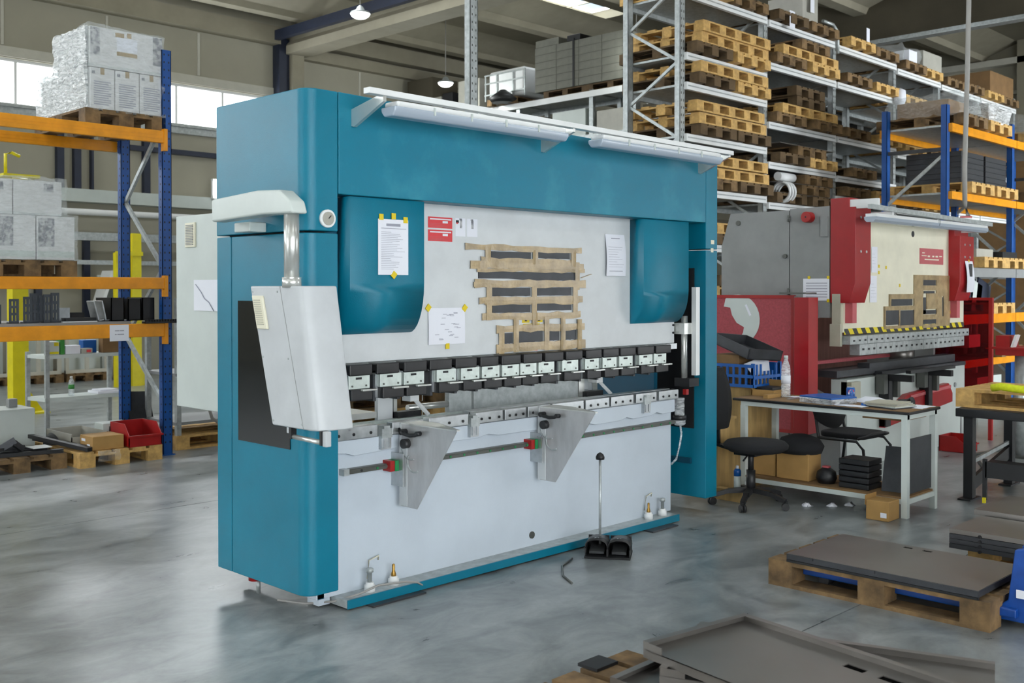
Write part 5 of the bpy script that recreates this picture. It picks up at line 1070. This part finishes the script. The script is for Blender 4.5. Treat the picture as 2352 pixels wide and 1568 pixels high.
# light bar of the red press
build('light_bar', MB().bar((5.45, -.2, 2.36), (8.22, -.2, 2.32), .04, .04), 'galv', RP); [build('light_bracket', MB().box(*q_), 'whiteplain', RP) for q_ in ((5.60, 5.64, -.2, .06, 2.36, 2.44), (5.88, 5.92, -.2, .12, 2.28, 2.34), (8.1, 8.14, -.2, .1, 2.24, 2.32))]
for a, b in ((5.55, 6.85), (6.92, 8.1)):
    z = 2.265; y = -.16; lf = build('tube_light', MB().box(a, b, y-.05, y+.05, z+.01, z+.04), 'whiteplain', RP)
    build('tube_cover', MB().prism([(y-.055, z+.012), (y-.05, z-.015), (y-.03, z-.035), (y+.03, z-.035), (y+.05, z-.015), (y+.055, z+.012)], 'x', a-.02, b+.02), 'lens', lf); build('tube', MB().cyl((a+.05, y, z-.005), (b-.05, y, z-.005), .013, n=8), 'whiteplain', lf)
bk = build('signal_lamp', MB().cyl((8.2, .05, 2.30), (8.2, .05, 2.42), .06, n=14), 'pink', RP); build('lamp_band', MB().cyl((8.2, .05, 2.36), (8.2, .05, 2.40), .062, n=14), 'whiteplain', bk)
# masked lettering on its ram
MS2 = thing('masked_sign', 'black strips under shiny brown tape on the cream ram', 'masking', (7.2, .12, 1.25))
for (a, b, c, d) in ((7.275,7.584,1.681,1.737),(6.546,7.03,1.482,1.547),(6.435,6.72,1.30,1.44),(6.748,7.065,1.29,1.436),(7.28,7.6,1.29,1.335),(7.3,7.56,1.60,1.625),(7.28,7.35,1.39,1.56),(7.74,7.78,1.36,1.56),(7.28,7.6,1.39,1.43)):
    build('black_strip', MB().box(a, b, .1145, .1195, c, d), 'sheetdark', MS2)
def tape2(x0, x1, z0, z1, y=.113):
    m_ = MB(); r = random.Random(int(x0*99+z0*77)); nx = max(1, int((x1-x0)/.06)); nz = max(1, int((z1-z0)/.06))
    for i in range(nx+1):
        for j in range(nz+1): m_.v.append((x0+(x1-x0)*i/nx, y-r.uniform(0, .006), z0+(z1-z0)*j/nz))
    for i in range(nx):
        for j in range(nz): a = i*(nz+1)+j; m_.f.append((a, a+nz+1, a+nz+2, a+1)); m_.sm.append(False)
    m_.box(x0, x1, y+.0005, .1195, z0, z1); build('tape_strip', m_, 'tape', MS2)
for t in ((7.06,7.94,1.737,1.785),(7.06,7.27,1.27,1.737),(7.60,7.74,1.26,1.737),(7.78,7.94,1.26,1.737),(7.27,7.6,1.63,1.68),(7.36,7.6,1.44,1.60),(7.27,7.6,1.335,1.385),(7.27,7.6,1.25,1.285),(6.51,7.06,1.548,1.595),(6.42,7.06,1.44,1.48),(6.42,7.06,1.262,1.29),(6.40,6.433,1.26,1.48),(6.72,6.746,1.28,1.45),(6.51,6.545,1.48,1.56),(7.74,7.78,1.26,1.36),(7.74,7.78,1.57,1.737)): tape2(*t)
note('white lined sheet with yellow tapes on grey side of red press', 5.582, 1.54, .26, .2, .377, [(.06, .21, .014, 0), (.25, .21, .014, 0), (.25, -.0, .014, 0)], [(.03, .24, .03+.025*i, .037+.025*i) for i in range(6)], facing='x').location = (5.583, .377, 1.54)
note('upper narrow white sheet beside the red left cover', 6.2, 1.80, .12, .24, .117, [], lines(.12, .24, 5, .05, .2))
note('lower white sheet below it beside the red left cover', 6.18, 1.52, .14, .25, .117, [], lines(.14, .25, 5, .05, .2))
pn = note('white sheet with a black strip on the right red cover', 8.14, 1.61, .2, .33, -.003, [(.1, .33, .014, 0)], [], curl=.03); build('black_strip', MB().box(-.03, .04, -.026, -.022, .14, .30), 'sheetdark', pn)
# red mesh guards
def meshmat(name, col):
    m = film(name, .62, .0, col, .5, 60); return m
M['redguard'] = film('red_mesh_guard', .08, .0, s2l(186, 80, 86), .6, 90)
GD = thing('mesh_guard', 'red framed mesh guard with a grey round sticker behind the chair', 'guard', (5.3, .8, .35))
build('mesh_panel', MB().box(5.295, 5.305, .46, 1.45, .38, 1.56), 'redm', GD)
fr = MB().box(5.285, 5.315, .43, 1.48, 1.56, 1.59).box(5.285, 5.315, .43, 1.48, .35, .38).box(5.285, 5.315, .43, .46, .38, 1.56).box(5.285, 5.315, 1.45, 1.48, .38, 1.56); build('guard_frame', fr, 'redplastic', GD)
dp = [(1.02+.235*math.cos(a), 1.36+.235*math.sin(a)) for a in [math.radians(v) for v in range(205, 560-65, 10)]]
dp = [(1.02+.235*math.cos(math.radians(v)), 1.36+.235*math.sin(math.radians(v))) for v in range(-80, 175, 12)]
# the disc is cut by a ragged bite towards its left and lower side (y grows to the left)
disc = [(1.02-.0, 1.125)] + [(1.02-.235*math.cos(math.radians(v)), 1.36+.235*math.sin(math.radians(v))) for v in range(-80, 130, 12)] + [(1.17, 1.48), (1.10, 1.47), (1.08, 1.40), (1.03, 1.33), (.95, 1.29), (.96, 1.24), (.99, 1.19), (1.05, 1.16)]
build('round_sticker', MB().prism(disc, 'x', 5.289, 5.294), 'ltgrey', GD); build('sticker_mark', MB().bar((5.288, .93, 1.50), (5.288, .88, 1.40), .01, .02), 'paper', GD)
build('guard_box', MB().box(5.25, 5.42, .27, .41, .36, 1.57), 'red', GD); build('guard_hinge', MB().box(5.28, 5.31, .415, .428, .4, 1.58), 'grey', GD); build('guard_cap', MB().box(5.25, 5.45, .30, .56, 1.60, 1.615), 'rail', GD)
for y in (.3, 1.4): build('guard_foot', MB().box(5.27, 5.33, y-.03, y+.03, 0, .35), 'rail', GD)
G2 = thing('mesh_guard', 'dark red see-through mesh guard right of the red press', 'guard', (8.6, .4, .4))
build('mesh_panel', MB().box(8.598, 8.602, -.05, .9, .43, 1.52), 'redguard', G2)
build('guard_frame', MB().box(8.58, 8.62, -.09, -.05, 0, 1.55).box(8.58, 8.62, .9, .94, 0, 1.55).box(8.58, 8.62, -.05, .9, 1.52, 1.55).box(8.58, 8.62, -.05, .9, .40, .43), 'redplastic', G2)
solo('hanging_hose', MB().tube([(8.92, .3, 7.5), (8.92, .3, 5.5), (8.86, .3, 4.0), (8.80, .3, 3.0), (8.76, .28, 2.6), (8.7, .22, 2.45)], .028, 8), 'cable', 'grey hose hanging from the roof above the red press', 'hose')
VS = thing('vise_stand', 'red vise stand on a grey post at the right edge', 'stand', (7.62, -.7, 0))
build('stand_post', MB().cyl((7.62, -.70, .02), (7.62, -.70, 1.0), .045, n=14), 'galv', VS); build('stand_foot', MB().box(7.5, 7.75, -.85, -.55, 0, .02), 'rail', VS); build('stand_top', MB().box(7.45, 7.85, -1.05, -.53, 1.0, 1.06).box(7.42, 7.88, -1.08, -.50, 1.06, 1.08), 'redplastic', VS); build('stand_back', MB().box(7.46, 7.7, -.66, -.53, 1.08, 1.19), 'redplastic', VS); build('white_reflection', MB().bar((7.5, -.68, 1.08), (7.5, -.72, 1.2), .1, .02), 'whiteplain', VS)  # the white bar paints a reflection on the stand
solo('floor_cable', MB().tube([(6.3, -.9, .01), (7.4, -.35, .01), (8.4, -.5, .01), (9.5, -.9, .01)], .015, 6), 'rail', 'dark cable on the floor behind the black bench', 'cable')
# ================================================================ BLUE AND ORANGE RACK, RIGHT
BR = thing('pallet_rack', 'blue post rack with orange beams behind the red press', 'rack', (10.47, 1.16, 0))
for x in (10.47, 12.80, 15.2):
    for y in (1.16, 1.96):
        build('rack_post', upright(MB(), x, y, 4.03), 'blue', BR)
    for z0, z1, f in ((.4, 1.2, 1), (1.2, 2.0, 0), (2.0, 2.75, 1), (2.75, 3.4, 0)):
        a, b = (1.2, 2.0) if f else (2.0, 1.2); build('rack_brace', MB().bar((x, a, z0), (x, b, z1), .03, .04), 'galv', BR)
    build('rack_brace', MB().bar((x, 1.2, 3.46), (x, 2.0, 3.46), .03, .05), 'sheetdark', BR)
for x0, x1 in ((10.52, 12.75), (12.85, 15.15)):
    for zt, h, m_ in ((3.79, .11, 'orange'), (2.91, .10, 'orange'), (1.93, .125, 'grey'), (1.30, .13, 'orange'), (.69, .10, 'orange')):
        for y in (1.11, 2.04):
            fb = build('rack_beam', MB().box(x0-.04, x1+.04, y, y+.05, zt-h, zt), m_, BR)
            if y < 2: build('beam_groove', MB().box(x0, x1, y-.003, y, zt-h*.6, zt-h*.45), m_, fb)
        build('rack_deck', MB().box(x0, x1, 1.17, 2.03, zt-.03, zt-.005), 'galv', BR)
def lab3(kind, where): return '%s %s' % (kind, where)
for i, (x, z, k, w_) in enumerate(((11.05, 3.795, 'old', 'at the left end of the top orange beam, right rack'), (11.95, 3.795, 'euro', 'second from left on the top of right blue rack'), (13.4, 3.795, 'euro', 'third from left on top of the right blue rack'), (11.3, 2.915, 'euro', 'left on second orange beam of right blue rack'), (12.2, 2.915, 'euro', 'right on second orange beam of right blue rack'), (13.4, 2.915, 'old', 'in the far bay of the second right rack beam'), (11.75, 1.935, 'euro', 'left on the grey beam of the right blue rack'), (12.55, 1.935, 'euro', 'right on the grey beam of right blue rack'), (12.1, 1.305, 'euro', 'on the third orange beam of right blue rack'), (12.4, .695, 'old', 'on the lowest orange beam of right blue rack'))):
    pallet(k, x, 1.62, z, PI/2, ('pale wooden pallet ' if k == 'euro' else 'weathered wooden pallet ')+w_)
for i in range(6):
    for j, x in enumerate((11.0, 11.85)):
        carton('grey sheet metal box, layer %s from below, %s stack, right blue rack' % (('one', 'two', 'three', 'four', 'five', 'six')[i], ('left', 'right')[j]), x, x+.78, 1.2, 1.95, 3.06+.072*i, 3.128+.072*i, 'sheetdark', bev=0, name='metal_box')
carton('brown carton on top of the right blue rack', 11.7, 12.25, 1.2, 1.9, 3.94, 4.12, 'carddark'); carton('brown carton at the left end on top of right rack', 10.7, 11.3, 1.25, 1.95, 3.94, 4.15, 'carddark')
wrap('stretch_wrap', 10.62, 11.45, 1.1, 2.05, 3.93, 4.22, 'clear film over the left load on top of the right rack', 'film', .03)
wrap('stretch_wrap', 11.55, 12.4, 1.05, 2.05, 3.93, 4.16, 'silvery crumpled film over the second load on top of right rack', 'filmheavy', .05, .1)
wrap('stretch_wrap', 13.0, 13.8, 1.1, 2.05, 3.93, 4.2, 'dark film over the far load on top of right rack', 'film', .04, .1)
carton('grey low box on the pale pallet of the grey beam', 11.55, 12.15, 1.2, 1.95, 2.08, 2.2, 'grass'); carton('black box with white papers on the grey beam pallet', 12.25, 12.8, 1.1, 1.9, 2.08, 2.17, 'black')
for i in range(5):
    x = 11.2+.33*i; solo('leaning_plate', MB().bar((x, 1.5, 1.306), (x+.12, 1.5, 1.75), .5, .02, (0, 1, 0)), ('paper', 'grey', 'navy', 'ltgrey', 'navy')[i], '%s leaning plate on the third beam of right blue rack' % ('white', 'grey', 'first navy', 'pale', 'second navy')[i], 'plate')
carton('dark blue box under the grey beam, right blue rack', 11.0, 11.5, 1.25, 1.9, 1.46, 1.62, 'navy'); carton('white box on lowest orange beam, right blue rack', 11.3, 11.7, 1.2, 1.8, .845, 1.02, 'paper'); carton('pale box on floor below right blue rack', 11.6, 12.5, 1.2, 1.9, 0, .42, 'ltgrey')
# ================================================================ GREY PALLET RACKING
GX = [7.406, 9.31, 11.234, 13.249, 14.985, 16.755, 18.6]; GY = 3.15
GR = thing('pallet_rack', 'tall grey steel pallet racking full of pallets, right background', 'rack', (7.406, 3.15, 0))
for i, x in enumerate(GX):
    for y in (GY, GY+.8):
        zt = 7.2 if i == 0 else 5.4
        pp_ = build('rack_post', upright(MB(), x, y, zt, .105, .08), 'galv', GR)
        if i < 4 and y == GY:
            hm = MB(); z = 2.4
            while z < zt: hm.box(x-.03, x-.015, y-.002, y, z, z+.03).box(x+.015, x+.03, y-.002, y, z, z+.03); z += .09
            h = build('post_holes', hm, 'rail', pp_); h['kind'] = 'stuff'
    z = .2; f = 0
    while z < (7.0 if i == 0 else 5.1):
        a, b = (GY+.06, GY+.82) if f else (GY+.82, GY+.06); build('rack_brace', MB().bar((x, a, z), (x, b, z+.47), .03, .035), 'galv', GR); z += .47; f ^= 1
LV = {0: [.2, .9, 1.55, 2.2, 2.885, 3.54, 4.17, 4.53, 5.286], 1: [.2, .9, 1.55, 2.2, 2.815, 3.36, 3.9, 4.70, 5.27]}
LV[2] = [2.2, 3.02, 3.32, 3.9, 4.70, 5.25]; LV[3] = [2.2, 2.95, 3.3, 3.85, 4.64, 5.20]; LV[4] = [2.2, 3.0, 3.8, 4.6, 5.18]; LV[5] = LV[4]
for b in range(6):
    for zt in LV[b]:
        x0, x1 = GX[b]+.055, GX[b+1]-.055
        for y in (GY-.045, GY+.86):
            o = build('rack_beam', MB().box(x0-.03, x1+.03, y, y+.05, zt-.09, zt), 'whiteplain' if y < GY else 'galv', GR)
            if y < GY: build('beam_groove', MB().box(x0, x1, y-.002, y, zt-.05, zt-.035), 'galv', o)
        build('rack_deck', MB().box(x0, x1, GY+.01, GY+.85, zt-.035, zt-.01), 'galv', GR)
# first frame standing alone further left
GP = thing('rack_post', 'tall lone perforated steel post above the press light bar', 'rack post', (3.915, 3.15, 0))
build('post_section', upright(MB(), 3.915, GY, 7.25, .105, .08), 'galv', GP)
hm = MB(); z = 2.6
while z < 7: hm.box(3.885, 3.897, GY-.002, GY, z, z+.02).box(3.933, 3.945, GY-.002, GY, z, z+.02); z += .075
h = build('post_holes', hm, 'rail', GP); h['kind'] = 'stuff'
build('post_foot', MB().box(3.84, 3.99, GY-.03, GY+.1, 0, .01), 'galv', GP)
BAY = ['first', 'second', 'third', 'fourth', 'fifth', 'sixth']
LEV = {0: {.2: '', 2.2: 'lowest visible', 2.885: 'sixth', 3.54: 'fifth', 4.17: 'fourth', 4.53: 'second', 5.286: 'top'}, 1: {}}
def lev(b, k):
    n = len(LV[b]); q = n-1-k
    return ['top level', 'second level down', 'third level down', 'fourth level down', 'fifth level down', 'sixth level down', 'seventh level down', 'eighth level down'][min(q, 7)]
LAY = ['bottom', 'second', 'third', 'fourth', 'fifth']
HS = .93; PH = .134
def stack(b, k, spec, grey_sheets=()):
    """spec: list of layers; each layer a list of (kind, position 0..1 across the bay)"""
    x0, x1 = GX[b]+.07, GX[b+1]-.07; z = LV[b][k]+.001; rr = random.Random(b*31+k)
    for li_, layer in enumerate(spec):
        if len(layer) == 2 and abs(layer[1][1]-layer[0][1])*(x1-x0-.8) < .82: layer = [(layer[0][0], 0), (layer[1][0], .92)]
        for (kd, u) in layer:
            w_ = .4 if kd != 'long' else .775; x = x0+w_+u*(x1-x0-2*w_)
            sh = {'euro': 'pale', 'old': 'brown', 'grey': 'grey', 'long': 'long pale'}[kd]
            pos = 'left' if u < .35 else ('right' if u > .65 else 'middle')
            pallet(kd, x, GY+.45+rr.uniform(-.03, .03)+(-.05 if kd == 'long' else 0), z, 0 if kd == 'long' else PI/2, '%s wooden pallet, %s %s layer, %s, %s grey rack bay' % (sh, pos, LAY[li_], lev(b, k), BAY[b]), hs=HS)
        z += PH
        if li_ in grey_sheets:
            x = x0+.06+rr.uniform(0, .1)
            solo('steel_sheet', MB().box(x, x+1.5, GY-.1, GY+1.0, z, z+.012), 'sheet', 'steel sheet on pallet layer %s, %s, %s grey rack bay' % (LAY[li_], lev(b, k), BAY[b]), 'sheet'); z += .013
    return z
O, E_, G_, LG = 'old', 'euro', 'grey', 'long'
stack(0, 8, [[(E_, 0), (O, .95)]]); stack(0, 7, [[(G_, 0), (E_, .5)], [(LG, .6)], [(LG, .55)]]); stack(0, 6, [[(G_, .1), (E_, 1)], [(LG, .5)]])
stack(0, 5, [[(G_, .12), (G_, 1)], [(LG, .45)], [(LG, .2)]], (1,)); stack(0, 4, [[(O, .1), (G_, 1)], [(LG, .6)], [(LG, .3)]], (1, 2)); stack(0, 3, [[(G_, .1), (O, 1)], [(LG, .5)]]); stack(0, 2, [[(E_, .1), (O, 1)], [(G_, .5)]])
stack(1, 8, [[(G_, .05), (O, .75)]]); stack(1, 7, [[(O, 0), (E_, .95)], [(LG, .7)], [(O, .6)]]); stack(1, 6, [[(O, 0), (O, 1)], [(LG, .6)], [(G_, .55)], [(G_, .5)]], (1,))
stack(1, 5, [[(G_, .05), (E_, .95)], [(O, .6)]], (1,)); stack(1, 4, [[(G_, 0), (G_, 1)], [(O, .7)], [(O, .8)]], (0, 1)); stack(1, 3, [[(O, .1), (G_, 1)]])
stack(2, 5, [[(E_, .1), (O, .95)]]); stack(2, 4, [[(O, .1), (E_, .8)]]); stack(2, 3, [[(O, 0), (O, .5)] if False else [(O, 0), (E_, 1)]][0:1]); stack(2, 2, [[(O, .2)]]); stack(2, 1, [[(O, 0), (E_, .9)]]); stack(2, 0, [[(E_, .1), (O, .9)], [(E_, .5)]])
stack(3, 5, [[(O, .1), (E_, .9)]]); stack(3, 4, [[(E_, .2), (O, .9)]]); stack(3, 3, [[(E_, .2), (O, 1)]]); stack(3, 1, [[(O, .1), (E_, 1)], [(O, .6)]])
stack(4, 4, [[(O, .1), (O, .9)]]); stack(4, 3, [[(O, .3)]]); stack(4, 2, [[(O, 0), (E_, 1)]]); stack(5, 4, [[(E_, .1), (O, 1)]]); stack(5, 3, [[(O, .4)]]); stack(5, 2, [[(O, .4)]])
z8 = LV[0][8]+PH
carton('pale wrapped carton on top level of the first grey rack bay', 7.52, 8.25, 3.1, 4.2, z8, z8+.5, 'carton'); wrap('stretch_wrap', 7.48, 8.28, 3.06, 4.24, z8-.02, z8+.52, 'silver film over the first load on the grey rack', 'filmheavy', .03, .12)
carton('dark carton on top level, right in the first grey rack bay', 8.45, 9.15, 3.15, 4.2, z8, z8+.4, 'roofdark')
for lab, x, z, w_, h_ in (('white paper strip hanging from the first top beam', 8.75, 5.50, .12, .28), ('white paper hanging below a pallet, second bay top', 9.75, 5.20, .14, .24), ('white paper on the tall grey box, second bay', 10.30, 5.52, .11, .30), ('white paper strip on top level, third rack bay', 12.0, 5.36, .10, .24)):
    note(lab, x, z, w_, h_, 3.0, [])
z9 = LV[1][8]+PH
t = carton('tall grey box on top level of the second grey rack bay', 10.12, 10.55, 3.05, 3.6, z9-.0, z9+.36, 'grass')
for i, x in enumerate((10.62, 10.74, 10.87)):
    solo('dark_roll', MB().cyl((x, 3.5, LV[1][8]+.01), (x, 3.5, LV[1][8]+.42+.06*(i == 1)), .07, n=12), 'black', '%s dark upright roll on the second bay top level' % ('left', 'middle', 'right')[i], 'roll')
solo('bent_pipe', MB().tube([(10.75, 3.08, 5.5), (11.05, 3.08, 5.5), (11.16, 3.08, 5.44), (11.20, 3.08, 5.3), (11.2, 3.08, 5.1)], .025, 8), 'galv', 'bent grey pipe at the end of the second bay top', 'pipe')
solo('white_roll', MB().cyl((9.55, 3.1, 3.18), (9.95, 3.1, 3.18), .06, n=16), 'whiteplain', 'white roll lying on a pallet under a second bay beam', 'roll')
for i in range(3): solo('cable_coil', MB().tube([(9.62+.07*i, 3.08+.13*math.cos(a), 2.97+.13*math.sin(a)) for a in [PI*2*k/16 for k in range(17)]], .02, 6), 'whiteplain', 'white cable coil in the second bay, %s of three' % ('left', 'middle', 'right')[i], 'coil')
carton('grey crate on the top level of the fourth grey rack bay', 14.1, 14.85, 3.05, 3.9, 5.338, 5.62, 'grass'); carton('white box on top level, fourth grey rack bay', 13.45, 13.75, 3.0, 3.5, 5.34, 5.52, 'paper')
wrap('stretch_wrap', 13.3, 14.0, 3.05, 3.9, 5.33, 5.6, 'dark crumpled film on the fourth bay top level', 'film', .05, .12)
solo('hanging_bag', MB().lathe([(.02, .3), (.09, .26), (.10, .12), (.06, 0)], (13.15, 3.02, 4.55), 10), 'paper', 'white plastic bag hanging on a grey rack post', 'bag')
carton('brown carton far along the grey rack top level', 17.2, 18.4, 3.1, 4.2, 5.33, 5.75, 'carddark')
# second row behind it with dark goods
G2R = thing('pallet_rack', 'second grey rack row seen through gaps behind the first', 'rack', (9.31, 4.6, 0))
for x in GX[1:]:
    for y in (4.55, 5.3): build('rack_post', upright(MB(), x, y, 5.2), 'galv', G2R)
for b in range(1, 6):
    for zt in (2.2, 3.1, 3.9, 4.7): build('rack_beam', MB().box(GX[b]+.03, GX[b+1]-.03, 4.5, 4.55, zt-.09, zt).box(GX[b]+.03, GX[b+1]-.03, 5.35, 5.4, zt-.09, zt), 'galv', G2R); build('rack_deck', MB().box(GX[b]+.055, GX[b+1]-.055, 4.56, 5.34, zt-.03, zt-.005), 'sheetdark', G2R)
rr = random.Random(5)
for b in range(1, 6):
    for k, zt in enumerate((2.2, 3.1, 3.9, 4.7)):
        if b in (0, 1) and k == 3: hh = .35
        else: hh = rr.uniform(.3, .62)
        carton('dark goods stack in the rear rack row, %s bay, tier %s' % (BAY[b], ('one', 'two', 'three', 'four')[k]), GX[b]+.12, GX[b+1]-.15-rr.uniform(0, .5), 4.6, 5.3, zt, zt+hh, rr.choice(['roofdark', 'black', 'carddark', 'sheetdark']), bev=0, name='goods_stack')
# ================================================================ HIGH RACK BY THE BACK WALL
HK = thing('pallet_rack', 'high grey rack with crates behind the press light bar', 'rack', (13.0, 11, 0))
hy = [6.0, 7.9, 9.35, 11.4, 13.3, 15.2]
for y in hy:
    for x in (13.0, 13.9): build('rack_post', MB().box(x, x+.08, y-.05, y+.05, 0, 5.66), 'galv', HK)
for i in range(5):
    for zt in (5.62, 4.75, 3.6):
        for x in (12.95, 13.95): build('rack_beam', MB().box(x, x+.05, hy[i], hy[i+1], zt-.12, zt), 'whiteplain' if x < 13 and zt > 5 else 'galv', HK)
        build('rack_deck', MB().box(13.0, 13.95, hy[i]+.05, hy[i+1]-.05, zt-.03, zt-.005), 'galv', HK)
for r_ in range(6):
    for c_ in range(4):
        y0 = 8.42+.61*c_; z0 = 5.77+.155*r_
        carton('grey metal crate, row %s from below, column %s from right, high rack' % (('one', 'two', 'three', 'four', 'five', 'six')[r_], ('one', 'two', 'three', 'four')[c_]), 12.95, 13.75, y0, y0+.6, z0, z0+.15, 'crategrey', bev=0, name='metal_crate')
for i, y in enumerate((8.8, 10.0)): pallet('grey', 13.4, y+.05, 5.622, PI/2, 'dark pallet under the %s half of the grey crate stack' % ('right', 'left')[i])
carton('small grey crate on top of the high crate stack', 12.97, 13.5, 10.2, 10.85, 6.705, 6.85, 'crategrey'); carton('dark box on top of the high crate stack', 12.95, 13.4, 9.6, 9.95, 6.705, 6.82, 'black')
solo('strap_post', MB().box(12.93, 12.95, 9.75, 9.79, 5.77, 6.75), 'black', 'dark strap post on front of the high crate stack', 'post')
solo('strap_post', MB().box(12.92, 12.95, 8.40, 8.44, 5.77, 6.5), 'carddark', 'brown strap post at the corner of the high crate stack', 'post')
IB = thing('tank_container', 'white caged tank container on the high rack', 'tank', (13.4, 11.75, 5.76))
build('tank_body', MB().box(12.98, 13.85, 11.2, 12.3, 5.80, 6.42), 'whiteplain', IB, .08)
for y in (11.15, 11.5, 12.0, 12.35): build('cage_bar', MB().box(12.94, 12.96, y-.015, y+.015, 5.77, 6.35), 'galv', IB)
for z in (5.9, 6.15, 6.33): build('cage_bar', MB().box(12.93, 12.95, 11.13, 12.37, z-.015, z+.015), 'galv', IB)
pallet('old', 13.4, 11.75, 5.622, 0, 'brown pallet under the white tank container')
solo('black_sheeting', MB().lathe([(.25, 0), (.32, .08), (.2, .18), (.06, .28)], (12.75, 11.6, 5.63), 10), 'black', 'black crumpled sheeting before the white tank container', 'sheeting')
for lab, y0, y1, z1, m_ in (('wrapped dark load left of the lamp, high rack', 14.2, 15.1, 6.6, 'roofdark'), ('black box right of the wrapped load, high rack', 13.5, 13.85, 6.15, 'black'), ('grey low load under the low high-bay lamp', 13.9, 14.15, 6.1, 'grass'), ('pale wrapped load beside the lone steel post', 12.6, 13.3, 6.35, 'grass')):
    carton(lab, 13.0, 13.8, y0, y1, 5.625, z1, m_)
for lab, y0, y1, z0, z1, m_ in (('pale box under the high rack beam, right', 8.5, 9.2, 4.755, 5.2, 'grass'), ('grey box under the high rack beam, middle', 9.5, 10.4, 4.755, 5.3, 'ltgrey'), ('brown box under the high rack beam', 6.3, 7.2, 4.755, 5.2, 'carddark'), ('dark box under the high rack beam, left', 10.6, 11.2, 4.755, 5.25, 'roofdark'), ('white tank box under the high rack beam, left', 11.6, 12.6, 4.755, 5.3, 'ltgrey'), ('grey wrapped box near the first bay posts', 7.3, 7.8, 4.755, 5.25, 'grass')):
    carton(lab, 13.0, 13.8, y0, y1, z0, z1, m_)
for lab, y0, y1, z1, m_ in (('dark wrapped box on high rack right of crates', 6.9, 8.2, 6.25, 'roofdark'), ('grey glass crate on the high rack beside first bay', 6.2, 6.8, 6.0, 'grass')): carton(lab, 13.0, 13.8, y0, y1, 5.625, z1, m_)
# far right goods below the end wall
for i, (x, y, h_) in enumerate(((21.5, 3.5, 5.0), (21.5, 5.2, 4.4))): carton('large brown stack by the end wall, %s of two' % ('right', 'left')[i], x, x+1, y, y+1.4, 0, h_, 'carddark', name='goods_stack')

# pallets and a pale crate behind the press, seen through its open throat
for i in range(5): pallet('euro' if i % 2 else 'old', 2.75, 3.35-.0, .145*i, 0, 'wooden pallet in stack behind the teal press, layer %s from below' % LAY[i])
t = carton('pale perforated metal crate on pallets behind the press throat', 2.15, 3.0, 3.0, 3.6, .726, 1.05, 'ltgrey', name='metal_crate')
for i in range(6):
    for z in (.78, .86, .94): build('crate_hole', MB().box(2.2+.12*i, 2.23+.12*i, 2.997, 3.001, z, z+.03), 'grey', t)
